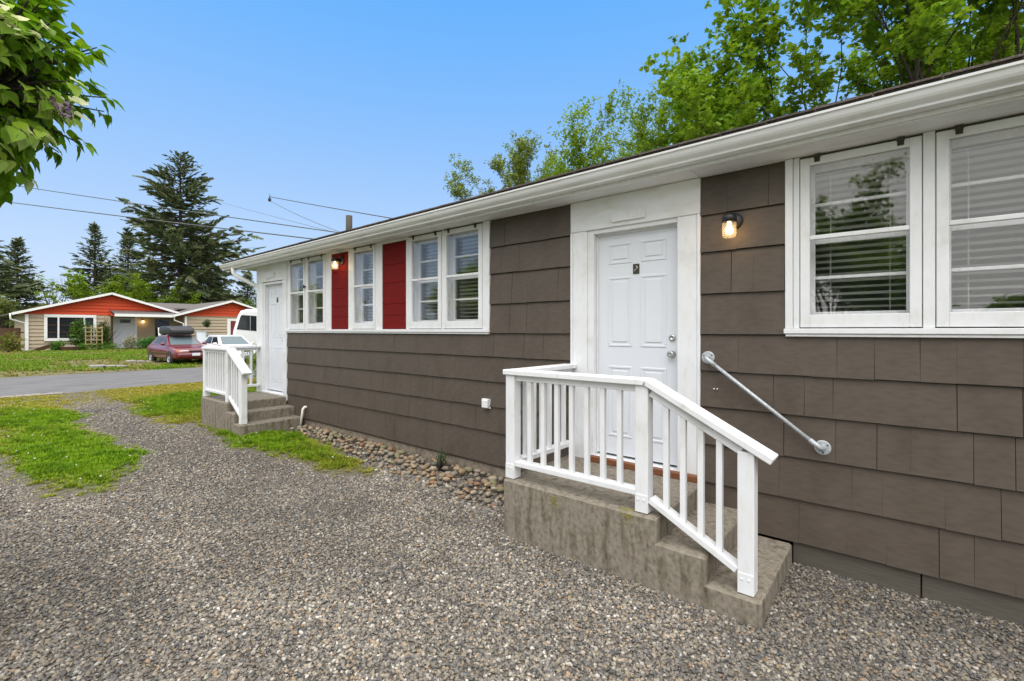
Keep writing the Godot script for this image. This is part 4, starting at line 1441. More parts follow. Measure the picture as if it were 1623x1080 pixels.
func vehicles() -> void:
	var p := mat("car_red", lin(0.145, 0.012, 0.020), 0.35)
	p.clearcoat_enabled = true
	p.clearcoat = 0.8
	p.clearcoat_roughness = 0.06
	var w := mat("car_white", lin(0.70, 0.71, 0.72), 0.35)
	w.clearcoat_enabled = true
	w.clearcoat = 0.6
	mat("tyre", lin(0.018, 0.018, 0.018), 0.85)
	mat("hub", lin(0.40, 0.40, 0.42), 0.4, 0.6)
	mat("lamp_lens", lin(0.60, 0.58, 0.55), 0.15)
	mat("amber", lin(0.60, 0.16, 0.02), 0.2)
	mat("windshield", lin(0.12, 0.16, 0.18), 0.05)
	mat("box_plastic", lin(0.022, 0.022, 0.025), 0.45)
	sedan("red_car", "dark red sedan with a black roof box parked on the grass", p, Vector3(-28.55, 0.02, -3.72), 0.04)
	var t := thing("roof_box", "black rounded cargo box strapped on the red car", "roof box", Vector3(-28.95, 1.43, -3.70))
	var st := st_new(true)
	var rings := []
	for s in [[-0.90, 0.40, 0.06, 0.24], [-0.86, 0.50, 0.02, 0.34], [-0.6, 0.55, 0.0, 0.42], [0.4, 0.56, 0.0, 0.43], [0.80, 0.54, 0.0, 0.36], [0.97, 0.50, 0.03, 0.27], [1.01, 0.42, 0.07, 0.18]]:
		rings.append(ring(s[0], s[1], s[2] + 0.03, s[3] + 0.03, 8.0))
	loft(st, rings)
	put(st, "shell", M.box_plastic, t)
	for x in [-0.45, 0.45]:
		bar(t, "crossbar", M.hub, x - 0.03, x + 0.03, -0.015, 0.035, -0.55, 0.55, 0.01)
	t.rotation.y = 0.04
	sedan("white_car", "white car parked beside the red one, half hidden by the railing", w, Vector3(-27.0, 0.02, -5.5), 0.02)
	# camper van, side on
	t = thing("camper_van", "tall white camper van with dark tinted side windows", "van", Vector3(-29.4, 0.0, -6.5))
	t.rotation.y = -0.36
	var side := PackedVector2Array([Vector2(0.10, 0.35), Vector2(0.0, 0.9), Vector2(0.05, 1.6), Vector2(0.28, 2.5), Vector2(0.42, 2.78), Vector2(0.75, 2.90), Vector2(5.4, 2.92), Vector2(5.8, 2.75), Vector2(6.1, 1.6), Vector2(6.9, 1.35), Vector2(7.0, 0.45), Vector2(6.8, 0.35)])
	st = st_new()
	prism(st, side, -2.0, 0.0, 0.14, Transform3D(Basis(Vector3(0, 0, -1), Vector3(0, 1, 0), Vector3(1, 0, 0)), Vector3.ZERO))
	put(st, "body", w, t)
	var pane := func(pts: PackedVector2Array, called: String) -> void:
		var s := st_new()
		prism(s, pts, -0.02, 0.012, 0.004, Transform3D(Basis(Vector3(0, 0, -1), Vector3(0, 1, 0), Vector3(1, 0, 0)), Vector3.ZERO))
		put(s, called, M.dark_glass, t)
	pane.call(PackedVector2Array([Vector2(0.22, 1.72), Vector2(0.42, 2.50), Vector2(0.50, 2.55), Vector2(1.55, 2.48), Vector2(1.60, 2.42), Vector2(1.48, 1.66), Vector2(1.40, 1.60)]), "side_window")
	pane.call(PackedVector2Array([Vector2(1.86, 1.62), Vector2(1.95, 2.48), Vector2(2.02, 2.54), Vector2(3.1, 2.52), Vector2(3.16, 2.44), Vector2(3.16, 1.66), Vector2(3.1, 1.58), Vector2(1.92, 1.56)]), "side_window")
	pane.call(PackedVector2Array([Vector2(3.5, 1.62), Vector2(3.5, 2.5), Vector2(4.8, 2.5), Vector2(4.8, 1.6)]), "side_window")
	bar(t, "window_bar", M.hub, 0.012, 0.02, 1.62, 2.5, -0.92, -0.89)
	bar(t, "window_bar", M.far_white, 0.012, 0.03, 1.58, 2.52, -2.42, -2.36)
	bar(t, "door_seam", M.dark_void, 0.0, 0.004, 0.6, 2.6, -1.745, -1.73)
	bar(t, "trim_strip", M.dark_void, 0.0, 0.02, 0.62, 0.70, -6.4, -0.2)
	for z in [-1.5, -5.6]:
		st = st_new(true)
		lathe(st, [[0.0, 0.0], [0.33, 0.0], [0.35, 0.03], [0.35, 0.20], [0.32, 0.22], [0.2, 0.21], [0.0, 0.2]], 22, Transform3D(Basis(Vector3.BACK, -PI / 2), Vector3(-0.2, 0.35, z)))
		put(st, "wheel", M.tyre, t)

# ------------------------------------------------------------------ trees
func branch(st: SurfaceTool, r: RandomNumberGenerator, p: Vector3, d: Vector3, length: float, rad: float, depth: int, prm: Dictionary, tips: Array) -> void:
	var pts := [p]
	var rads := [rad]
	var q := p
	var dir := d
	var segs := 4 if depth > 1 else 3
	for k in segs:
		dir = (dir + rvec(r) * prm.bend + Vector3.UP * prm.lift).normalized()
		q = q + dir * (length / segs)
		pts.append(q)
		rads.append(rad * lerpf(1.0, 0.62, (k + 1.0) / segs))
		if depth <= prm.leafy:
			tips.append([q, dir])
	tube(st, pts, rads, 8 if depth > 2 else (5 if depth > 0 else 3), false)
	if depth == 0:
		return
	var kids: int = prm.kids + (1 if r.randf() < 0.4 else 0)
	for k in kids:
		var at: Vector3 = pts[segs] if k == 0 else pts[r.randi_range(maxi(1, segs - 2), segs)]
		var away := rvec(r)
		away = (away - dir * away.dot(dir)).normalized()
		var nd: Vector3 = (dir + away * (prm.spread * r.randf_range(0.55, 1.2) if k > 0 else prm.spread * 0.4)).normalized()
		branch(st, r, at, nd, length * prm.shrink * r.randf_range(0.8, 1.15), rads[segs] * (0.85 if k == 0 else 0.66), depth - 1, prm, tips)

func leaf_cluster(n: int, size: float, sd: int, lobed: bool) -> ArrayMesh:
	var r := rng(sd)
	var st := st_new()
	for k in n:
		var o := rvec(r) * size * 1.1 * sqrt(r.randf())
		var up := (rvec(r) * 0.75 + Vector3.UP).normalized()
		var b := frame_of(up, r.randf() * TAU)
		var s := size * r.randf_range(0.7, 1.2)
		var P := func(x: float, z: float, y := 0.0) -> Vector3: return o + b * Vector3(x * s, y * s, z * s)
		if lobed:
			var c: Vector3 = P.call(0, 0.05, -0.04)
			var rim := [[0.0, -0.42], [0.22, -0.30], [0.50, -0.22], [0.30, 0.02], [0.46, 0.28], [0.18, 0.26], [0.0, 0.58], [-0.18, 0.26], [-0.46, 0.28], [-0.30, 0.02], [-0.50, -0.22], [-0.22, -0.30]]
			for i in rim.size():
				var a: Array = rim[i]
				var e: Array = rim[(i + 1) % rim.size()]
				tri(st, c, P.call(a[0], a[1], 0.10 * absf(a[0])), P.call(e[0], e[1], 0.10 * absf(e[0])))
		else:
			quad(st, P.call(0, -0.5), P.call(0.26, 0.0, 0.08), P.call(0, 0.5), P.call(-0.26, 0.0, 0.08))
	st.generate_normals()
	return st.commit()

func leaf_colors(r: RandomNumberGenerator, n: int, a: Color, b: Color) -> PackedColorArray:
	var out := PackedColorArray()
	for k in n:
		var c := a.lerp(b, r.randf())
		var v := r.randf_range(0.8, 1.15)
		out.append(Color(c.r * v, c.g * v, c.b * v))
	return out

func broadleaf(called: String, label: String, at: Vector3, prm: Dictionary) -> void:
	var t := thing(called, label, "tree", at, prm.get("group", ""))
	var r := rng(prm.sd)
	var st := st_new(true)
	var tips := []
	var th: float = prm.trunk
	tube(st, [Vector3(0, -0.1, 0), Vector3(0.05, th * 0.5, 0.03), Vector3(0, th, 0)], [prm.rad * 1.35, prm.rad, prm.rad * 0.92], 12, false)
	for k in prm.limbs:
		var a: float = TAU * k / prm.limbs + r.randf_range(-0.3, 0.3)
		var lean: float = prm.lean * r.randf_range(0.6, 1.2) if k > 0 else 0.12
		var d := Vector3(cos(a) * sin(lean), cos(lean), sin(a) * sin(lean))
		branch(st, r, Vector3(0, th * r.randf_range(0.8, 1.0), 0), d, prm.limb * r.randf_range(0.85, 1.15), prm.rad * 0.6, prm.depth, prm, tips)
	put(st, "trunk", prm.get("bark", M.bark), t)
	if prm.leaf <= 0.0:
		return
	var xfs := [[], []]
	for e in tips:
		for k in prm.per:
			var p: Vector3 = e[0] + rvec(r) * prm.scatter * r.randf()
			var b := frame_of((rvec(r) * 0.5 + Vector3.UP).normalized(), r.randf() * TAU).scaled(Vector3.ONE * r.randf_range(0.7, 1.25))
			xfs[r.randi_range(0, 1)].append(Transform3D(b, p))
	for k in 2:
		swarm(leaf_cluster(prm.n, prm.leaf, prm.sd + k, prm.get("lobed", false)), prm.leafmat, "crown", t, xfs[k], leaf_colors(r, xfs[k].size(), prm.c0, prm.c1))

func spray_mesh(sd: int) -> ArrayMesh:      # a flat conifer branchlet one metre long with drooping side twigs
	var r := rng(sd)
	var st := st_new()
	for k in 26:
		var s := (k + 0.5) / 26.0
		var sg := 1.0 if k % 2 == 0 else -1.0
		var o := Vector3(s, -0.10 * s * s, 0)
		var ln := lerpf(0.42, 0.14, s) * r.randf_range(0.7, 1.2)
		var d := Vector3(0.55, r.randf_range(-0.45, 0.05), 0.8 * sg).normalized()
		var wv := Vector3(0.075, 0.03, 0.0) * r.randf_range(0.7, 1.3)
		tri(st, o - wv, o + wv, o + d * ln)
		var d2 := Vector3(0.5, -0.8, 0.25 * sg).normalized()
		tri(st, o + Vector3(0.02, 0, 0.055), o - Vector3(0.02, 0, 0.055), o + d2 * ln * 0.7)
		var d3 := Vector3(0.6, 0.5, 0.3 * sg).normalized()
		tri(st, o + Vector3(0.03, 0, 0.02), o - Vector3(0.03, 0, 0.02), o + d3 * ln * 0.4)
	st.generate_normals()
	return st.commit()

func conifer(label: String, at: Vector3, h: float, radius: float, sd: int, ragged := 0.4, prof := [], limbs := []) -> void:
	var t := thing("conifer_tree", label, "tree", at, "conifers behind the house across the road")
	var r := rng(sd)
	var st := st_new(true)
	tube(st, [Vector3(0, -0.1, 0), Vector3(0.1, h * 0.5, 0), Vector3(0, h, 0)], [h * 0.018, h * 0.011, 0.02], 8, false)
	var xfs := [[], []]
	var todo := []
	var y := h * 0.06
	while y < h * 0.985:
		var tt := y / h
		var base := radius * pow(1.0 - tt, 0.85) + 0.12
		for k in prof.size() - 1:
			if tt >= prof[k][0] and tt <= prof[k + 1][0]:
				base = lerpf(prof[k][1], prof[k + 1][1], (tt - prof[k][0]) / (prof[k + 1][0] - prof[k][0]))
		for k in 5:
			todo.append([tt, r.randf() * TAU, base * (1.0 + r.randf_range(-ragged * 1.2, ragged * 0.6))])
		y += lerpf(0.045, 0.020, tt) * h * 0.40
	todo.append_array(limbs)
	for e in todo:
		var tt: float = e[0]
		var ln: float = e[2]
		var tilt := lerpf(-0.15, 0.6, pow(tt, 1.5)) + r.randf_range(-0.24, 0.24)
		if e.size() > 3:
			tilt = e[3]
		var out := Vector3(cos(e[1]), 0, sin(e[1]))
		var d := (out * cos(tilt) + Vector3.UP * sin(tilt)).normalized()
		var p0 := Vector3(0, tt * h + r.randf_range(-0.2, 0.2), 0)
		var mid := p0 + d * ln * 0.6 + Vector3(0, -0.05 * ln, 0)
		var end := p0 + d * ln + Vector3(0, r.randf_range(-0.02, 0.06) * ln, 0)
		tube(st, [p0, mid, end], [0.02 + ln * 0.010, 0.012 + ln * 0.006, 0.01], 4, false)
		var m := int(clampf(ln * 2.1, 3, 17))
		for j in m:
			var s := lerpf(0.15, 0.98, (j + r.randf()) / m)
			var p := p0.lerp(mid, s / 0.6) if s < 0.6 else mid.lerp(end, (s - 0.6) / 0.4)
			p += rvec(r) * 0.12 * ln * 0.3
			var dd := (d.rotated(Vector3.UP, r.randf_range(-1.2, 1.2) * (1.15 - s * 0.6)) + Vector3(0, r.randf_range(-0.55, 0.45), 0)).normalized()
			var side := dd.cross(Vector3.UP).normalized()
			var up := side.cross(dd)
			var sz := clampf(ln * 0.30, 0.45, 1.25) * r.randf_range(0.6, 1.25)
			xfs[r.randi_range(0, 1)].append(Transform3D(Basis(dd, up, dd.cross(up)).scaled_local(Vector3(sz, sz, sz)) * Basis(Vector3.RIGHT, r.randf_range(-1.2, 1.2)), p))
	put(st, "trunk", M.bark, t)
	for k in 2:
		swarm(N.spray[k], M.needle, "crown", t, xfs[k], leaf_colors(r, xfs[k].size(), Color(0.095, 0.138, 0.060), Color(0.215, 0.240, 0.120)))

func shrub(called: String, label: String, at: Vector3, size: Vector3, n: int, leaf: float, c0: Color, c1: Color, sd: int, group := "") -> void:
	var t := thing(called, label, "shrub", at, group)
	var r := rng(sd)
	var st := st_new(true)
	for k in 7:
		var d := (rvec(r) * Vector3(1, 0, 1) * 0.8 + Vector3.UP).normalized()
		tube(st, [Vector3.ZERO, d * size.y * 0.5, d * size.y * 0.85 + rvec(r) * 0.1], [0.02, 0.014, 0.006], 4, false)
	put(st, "stem", M.bark, t)
	var xfs := []
	for k in n:
		var v := rvec(r) * pow(r.randf(), 0.4)
		var p: Vector3 = Vector3(v.x * size.x * 0.5, size.y * 0.52 + v.y * size.y * 0.5, v.z * size.z * 0.5) * (1.0 + 0.25 * N.ragged.get_noise_3d(v.x * 30.0, v.y * 30.0 + sd, v.z * 30.0))
		xfs.append(Transform3D(frame_of((rvec(r) * 0.6 + Vector3.UP).normalized(), r.randf() * TAU).scaled(Vector3.ONE * r.randf_range(0.7, 1.3)), p))
	swarm(leaf_cluster(6, leaf, sd, false), M.leaf_shrub, "foliage", t, xfs, leaf_colors(r, n, c0, c1))

func lilac_leaf(sd: int) -> ArrayMesh:      # heart-shaped, folded along the midrib, drawn out to a tip; 1 m long from its stalk along +z
	var r := rng(sd)
	var st := st_new(true)
	var prof := [[0.0, 0.02], [0.05, 0.20], [0.15, 0.33], [0.30, 0.38], [0.48, 0.33], [0.66, 0.22], [0.82, 0.10], [1.0, 0.0]]
	var fold := r.randf_range(0.18, 0.42)
	var curl := r.randf_range(0.10, 0.35)
	var row := func(k: int, s: float) -> Vector3:
		var z: float = prof[k][0]
		var wv: float = prof[k][1] * s
		return Vector3(wv, absf(wv) * fold - curl * z * z + 0.02 * sin(z * 14.0 + s * 2.0), z)
	for k in prof.size() - 1:
		for s in [[-1.0, -0.5], [-0.5, 0.0], [0.0, 0.5], [0.5, 1.0]]:
			quad(st, row.call(k, s[0]), row.call(k, s[1]), row.call(k + 1, s[1]), row.call(k + 1, s[0]))
	st.generate_normals()
	return st.commit()

func lilac() -> void:
	var t := thing("lilac_tree", "leafy lilac with a few fading purple blooms overhanging the drive", "tree", Vector3(-3.58, 0, 3.85))
	var r := rng(301)
	var c := Vector3(0, 3.05, 0)
	var rad := Vector3(0.55, 0.72, 0.55)
	var st := st_new(true)
	tube(st, [Vector3(-0.1, -0.1, 0.1), Vector3(-0.12, 1.0, 0.08), Vector3(-0.05, 2.0, 0.02), Vector3(0, 2.7, 0)], [0.07, 0.055, 0.045, 0.03], 10, false)
	for e in [[Vector3(-0.3, -0.1, 0.3), Vector3(-0.45, 1.3, 0.40), Vector3(-0.5, 2.9, 0.42)], [Vector3(-0.22, -0.1, 0.02), Vector3(-0.30, 1.2, 0.20), Vector3(-0.2, 2.7, 0.1)]]:
		tube(st, e, [0.05, 0.04, 0.022], 8, false)
	var leaves := []
	var twigs := 560
	for k in twigs:
		var v := rvec(r)
		var cc := c if k < 330 else c + Vector3(-0.50, 0.35, 0.42)
		var tip := cc + v * rad * (1.0 if k < 330 else 1.25) * pow(r.randf_range(0.16, 1.0), 0.5)
		var root := cc + v * rad * 0.12 + Vector3(0, -0.25, 0)
		var mid := root.lerp(tip, 0.55) + Vector3(0, 0.05, 0)
		tube(st, [root, mid, tip], [0.009, 0.006, 0.003], 4, false)
		for j in 9:
			var s := 1.0 - j * 0.085
			var p := mid.lerp(tip, clampf(s * 1.15 - 0.1, 0.0, 1.0))
			var side := (rvec(r) + v * 0.6).normalized()
			var d := (side * 0.7 + v * 0.45 + Vector3(0, -0.55, 0)).normalized()
			var nrm := (Vector3.UP * 0.9 + v * 0.6 + rvec(r) * 0.35)
			nrm = (nrm - d * nrm.dot(d)).normalized()
			var sz := r.randf_range(0.055, 0.095)
			var b := Basis(nrm.cross(d), nrm, d).scaled(Vector3.ONE * sz)
			leaves.append([Transform3D(b, p + side * 0.02), (p - (EYE - Vector3(-3.58, 0, 3.85))).length()])
	put(st, "trunk", M.bark, t)
	leaves.sort_custom(func(a, b): return a[1] < b[1])
	var meshes := [lilac_leaf(1), lilac_leaf(2), lilac_leaf(3)]
	# the leaves that show largest are parts; the rest of the crown is one mass
	var tints := []
	for k in 5:
		var m: StandardMaterial3D = M.leaf_lilac.duplicate()
		m.vertex_color_use_as_albedo = false
		m.albedo_color = [lin(0.150, 0.310, 0.016), lin(0.120, 0.270, 0.014), lin(0.200, 0.370, 0.020), lin(0.270, 0.430, 0.028), lin(0.100, 0.230, 0.014)][k]
		tints.append(m)
	for k in 290:
		place(meshes[k % 3], "leaf", tints[r.randi_range(0, 4)], t, leaves[k][0])
	var xfs := [[], [], []]
	for k in range(290, leaves.size()):
		xfs[k % 3].append(leaves[k][0])
	for k in 3:
		swarm(meshes[k], M.leaf_lilac, "crown", t, xfs[k], leaf_colors(r, xfs[k].size(), Color(0.105, 0.240, 0.013), Color(0.220, 0.390, 0.022)))
	# blooms: small four-petalled florets packed on a drooping panicle
	var pm := mat("lilac_petal", lin(0.16, 0.10, 0.17), 0.7)
	var fl := st_new()
	for k in 4:
		var b := Basis(Vector3.UP, k * PI / 2)
		quad(fl, b * Vector3(0, 0, 0), b * Vector3(0.35, 0.1, 0.3), b * Vector3(0, 0.18, 1.0), b * Vector3(-0.35, 0.1, 0.3))
	fl.generate_normals()
	var fm := fl.commit()
	for e in [Vector3(0.42, 2.80, -0.30)]:
		var bloom := Node3D.new()
		bloom.name = "bloom"
		t.add_child(bloom, true)
		bloom.position = e
		var fx := []
		var cols := PackedColorArray()
		for k in 70:
			var s := r.randf()
			var v := rvec(r)
			var p := Vector3(v.x, 0, v.z).normalized() * (0.035 * (1.0 - s) + 0.008) + Vector3(0.05 * s, -0.10 * s, -0.03 * s)
			fx.append(Transform3D(frame_of((v + Vector3(0, -0.2, 0)).normalized(), r.randf() * TAU).scaled(Vector3.ONE * 0.011), p))
			cols.append(Color(1, 1, 1))
		swarm(fm, pm, "floret", bloom, fx, cols)

func trees() -> void:
	N.spray = [spray_mesh(1), spray_mesh(2)]
	lilac()
	# behind the cottage
	broadleaf("maple_tree", "large bright green maple rising behind the cottage roof", Vector3(0.4, 0, -12.6), {"sd": 411, "trunk": 2.6, "rad": 0.26, "limbs": 10, "lean": 0.92, "limb": 3.1, "depth": 5, "kids": 2, "bend": 0.15, "lift": 0.05, "spread": 0.62, "shrink": 0.76, "leafy": 1, "per": 4, "scatter": 0.44, "n": 8, "leaf": 0.115, "lobed": true,
		"leafmat": M.leaf_maple, "c0": Color(0.12, 0.245, 0.016), "c1": Color(0.27, 0.40, 0.030), "bark": M.bark})
	broadleaf("garden_tree", "thin grey-green tree with a sparse crown behind the roof", Vector3(-12.9, 0, -14.3), {"sd": 421, "trunk": 2.2, "rad": 0.16, "limbs": 8, "lean": 0.66, "limb": 2.75, "depth": 5, "kids": 2, "bend": 0.26, "lift": 0.03, "spread": 0.7, "shrink": 0.70, "leafy": 1, "per": 5, "scatter": 0.26, "n": 6, "leaf": 0.105,
		"leafmat": M.leaf_olive, "c0": Color(0.18, 0.245, 0.05), "c1": Color(0.30, 0.36, 0.08), "bark": M.bark})
	broadleaf("young_maple_tree", "lower yellow-green tree between the maple and the sparse tree", Vector3(-8.0, 0, -13.4), {"sd": 431, "trunk": 2.8, "rad": 0.15, "limbs": 9, "lean": 0.75, "limb": 2.55, "depth": 5, "kids": 2, "bend": 0.2, "lift": 0.04, "spread": 0.66, "shrink": 0.72, "leafy": 1, "per": 4, "scatter": 0.32, "n": 7, "leaf": 0.11,
		"leafmat": M.leaf_maple, "c0": Color(0.14, 0.26, 0.022), "c1": Color(0.29, 0.40, 0.04), "bark": M.bark})
	# conifers across the road
	conifer("tallest dark conifer with ragged long limbs behind the orange-gabled house", Vector3(-73.3, 0, -15.8), 25.2, 9.3, 501, 0.42, [[0.0, 6.0], [0.2, 7.6], [0.42, 7.4], [0.55, 5.6], [0.64, 3.9], [0.75, 3.5], [0.86, 2.6], [0.94, 1.5], [1.0, 0.3]],
		[[0.64, 2.45, 7.6, 0.22], [0.655, 2.2, 7.0, 0.28], [0.62, 2.6, 7.4, 0.12], [0.60, 2.35, 6.6, 0.10], [0.66, 2.75, 6.0, 0.26], [0.53, -0.70, 9.6, 0.03], [0.55, -0.5, 8.6, 0.10], [0.50, -0.85, 9.2, 0.0], [0.47, -0.62, 8.6, -0.05], [0.56, -0.95, 7.4, 0.12]])
	conifer("pointed dark conifer left of the tallest one, its tip clear of the others", Vector3(-87.2, 0, -9.4), 16.6, 5.0, 502, 0.35)
	conifer("dense dark conifer crowding the side of the tallest one", Vector3(-81.8, 0, -12.0), 15.6, 4.2, 503, 0.35)
	conifer("slim dark conifer standing beyond the plank fence", Vector3(-87.0, 0, -1.9), 13.4, 4.2, 504, 0.35)
	conifer("broad dark conifer reaching out over the plank fence", Vector3(-80.0, 0, 2.2), 15.0, 6.0, 505, 0.4)
	conifer("low dark conifer seen past the street end of the eave", Vector3(-92.0, 0, -31.2), 12.3, 4.2, 506, 0.35)
	conifer("small conifer beyond the red gable and the camper van", Vector3(-100.0, 0, -29.0), 9.5, 4.0, 507, 0.35)
	conifer("dark conifer filling the gap behind the porch roof", Vector3(-78.0, 0, -20.5), 12.0, 5.5, 508, 0.35)
	# leafy trees round the neighbour's house
	var lg := {"trunk": 1.6, "rad": 0.16, "limbs": 7, "lean": 0.75, "limb": 2.4, "depth": 3, "kids": 2, "bend": 0.2, "lift": 0.04, "spread": 0.65, "shrink": 0.74, "leafy": 1, "per": 4, "scatter": 0.55, "n": 7, "leaf": 0.26, "leafmat": M.leaf_maple, "c0": Color(0.15, 0.26, 0.018), "c1": Color(0.27, 0.37, 0.03)}
	var e := lg.duplicate()
	e.sd = 601
	e.limb = 3.0
	broadleaf("leafy_tree", "bright yellow-green tree behind the ridge of the orange gable", Vector3(-72.0, 0, -8.6), e)
	e = lg.duplicate()
	e.sd = 602
	e.limb = 2.7
	broadleaf("leafy_tree", "bright yellow-green tree at the foot of the tallest conifer", Vector3(-70.0, 0, -12.2), e)
	e = lg.duplicate()
	e.sd = 603
	e.limb = 1.7
	e.trunk = 1.0
	e.c0 = Color(0.13, 0.17, 0.05)
	e.c1 = Color(0.20, 0.24, 0.08)
	broadleaf("leafy_tree", "pale green bushy tree behind the plank fence", Vector3(-66.0, 0, 0.6), e)
	e = lg.duplicate()
	e.sd = 604
	e.limb = 2.5
	e.c0 = Color(0.11, 0.21, 0.018)
	e.c1 = Color(0.21, 0.31, 0.028)
	broadleaf("leafy_tree", "mid green tree behind the second orange gable", Vector3(-86.0, 0, -26.5), e)
	broadleaf("bare_tree", "leafless grey tree standing between the conifers", Vector3(-92.0, 0, -5.9), {"sd": 611, "trunk": 2.5, "rad": 0.22, "limbs": 5, "lean": 0.4, "limb": 3.0, "depth": 4, "kids": 2, "bend": 0.2, "lift": 0.08, "spread": 0.6, "shrink": 0.72, "leafy": 0, "per": 0, "scatter": 0.0, "n": 0, "leaf": 0.0, "leafmat": M.leaf_maple, "c0": Color.WHITE, "c1": Color.WHITE, "bark": M.bark_pale})
	# trees behind the camera that the window panes mirror
	var back := lg.duplicate()
	back.group = "trees across the drive mirrored in the panes"
	back.leaf = 0.28
	back.per = 9
	back.scatter = 0.85
	back.trunk = 0.8
	for p in [[Vector3(-2.5, 0, 24.5), 621, 2.7, "dark leafy tree mirrored in the window beside the lamp"], [Vector3(-18.0, 0, 14.5), 622, 1.6, "leafy tree mirrored in the windows beside the red panels"], [Vector3(-29.0, 0, 11.0), 623, 1.3, "leafy tree mirrored in the two clear windows at the street end"], [Vector3(4.4, 0, 28.0), 624, 0.75, "low leafy tree mirrored in the foot of the other double window"]]:
		var q := back.duplicate()
		q.sd = p[1]
		q.limb = p[2]
		broadleaf("yard_tree", p[3], p[0], q)
	# shrubs
	var g0 := Color(0.05, 0.12, 0.016)
	var g1 := Color(0.11, 0.20, 0.026)
	shrub("leafy_shrub", "feathery green shrub growing up in front of the picture window", Vector3(-49.0, 0.05, -2.75), Vector3(1.1, 2.4, 1.4), 420, 0.14, g0, g1, 701)
	shrub("leafy_shrub", "dark climbing shrub between the trellis and the porch", Vector3(-49.3, 0.05, -4.15), Vector3(0.9, 2.3, 1.0), 360, 0.12, Color(0.04, 0.08, 0.014), Color(0.09, 0.14, 0.022), 702)
	shrub("leafy_shrub", "rounded bright green shrub in the bed beside the porch", Vector3(-47.5, 0.05, -6.75), Vector3(1.0, 1.0, 1.9), 360, 0.12, Color(0.05, 0.17, 0.03), Color(0.08, 0.24, 0.035), 703)
	shrub("flowering_plant", "pale flowering plant below the white front door", Vector3(-48.2, 0.05, -5.6), Vector3(0.8, 1.2, 0.9), 160, 0.11, Color(0.18, 0.20, 0.05), Color(0.40, 0.33, 0.20), 704)
	shrub("leafy_shrub", "low green growth along the foot of the tan wall", Vector3(-48.0, 0.0, -3.6), Vector3(1.0, 0.7, 3.2), 420, 0.11, Color(0.06, 0.16, 0.016), Color(0.12, 0.24, 0.022), 705)
	shrub("flowering_plant", "yellow flowering plant at the end of the plank fence", Vector3(-48.5, 0.0, 1.0), Vector3(1.2, 1.5, 1.4), 300, 0.11, Color(0.07, 0.15, 0.02), Color(0.28, 0.26, 0.03), 706)
	shrub("leafy_shrub", "tall weeds beside the curved board on the lawn", Vector3(-48.2, 0.0, -1.35), Vector3(0.7, 0.9, 0.9), 200, 0.10, Color(0.06, 0.17, 0.016), Color(0.10, 0.24, 0.022), 707)
	shrub("leafy_shrub", "yellow-green shrub growing behind the railing at the street end", Vector3(-15.2, 0.0, -2.6), Vector3(1.4, 1.42, 1.5), 620, 0.060, Color(0.10, 0.19, 0.02), Color(0.19, 0.28, 0.03), 708)
	shrub("weed", "small dark green weed sprouting among the river rocks by the wall", Vector3(-4.20, 0.02, 0.17), Vector3(0.14, 0.20, 0.14), 34, 0.026, Color(0.03, 0.09, 0.02), Color(0.05, 0.12, 0.025), 709)
	shrub("hanging_plant", "bushy plant on a stake before the tan wall of the second block", Vector3(-47.9, 1.9, -11.0), Vector3(0.5, 0.7, 0.6), 120, 0.10, Color(0.05, 0.09, 0.03), Color(0.10, 0.15, 0.05), 710)

# ------------------------------------------------------------------ overhead wires
func wire(label: String, a: Vector3, b: Vector3, sag: float, rad: float) -> void:
	var st := st_new(true)
	var pts := []
	var rr := []
	for k in 15:
		var s := k / 14.0
		pts.append(a.lerp(b, s) + Vector3(0, -sag * 4.0 * s * (1.0 - s), 0))
		rr.append(rad)
	tube(st, pts, rr, 6)
	var o := put(st, "overhead_wire", M.wire, self)
	tag(o, label, "wire", "overhead wires")

func wires() -> void:
	mat("wire", lin(0.075, 0.085, 0.080), 0.6)
	wire("upper of the two long wires crossing the conifers", Vector3(-47.99, 11.80, 4.80), Vector3(-15.28, 5.13, -5.50), 0.05, 0.020)
	wire("lower of the two long wires crossing the conifers", Vector3(-47.99, 10.55, 4.80), Vector3(-15.63, 4.86, -5.21), 0.05, 0.024)
	wire("wire running from the loose insulator to the cottage roof", Vector3(-24.86, 8.49, -6.64), Vector3(-11.63, 5.05, -5.94), 0.02, 0.020)
	wire("thin wire slanting down from the loose insulator", Vector3(-24.86, 8.29, -6.64), Vector3(-16.25, 5.29, -5.99), 0.10, 0.011)
	wire("faintest thin wire above the two long ones", Vector3(-46.67, 13.34, -9.31), Vector3(-16.46, 5.34, -5.82), 0.06, 0.008)
	var t := thing("insulator", "small dark insulator at the end of the service wire", "insulator", Vector3(-24.86, 8.36, -6.64))
	var st := st_new(true)
	lathe(st, [[0.0, 0.14], [0.03, 0.13], [0.03, 0.05], [0.09, 0.02], [0.05, -0.02], [0.09, -0.05], [0.03, -0.12], [0.0, -0.14]], 12)
	put(st, "insulator_body", M.black_metal, t)
	st = st_new(true)
	tube(st, [Vector3(0, 0.12, 0), Vector3(0.06, 0.18, 0), Vector3(0.02, 0.25, 0), Vector3(-0.08, 0.27, 0)], [0.014, 0.014, 0.014, 0.012], 6)
	put(st, "clamp", M.wire, t)

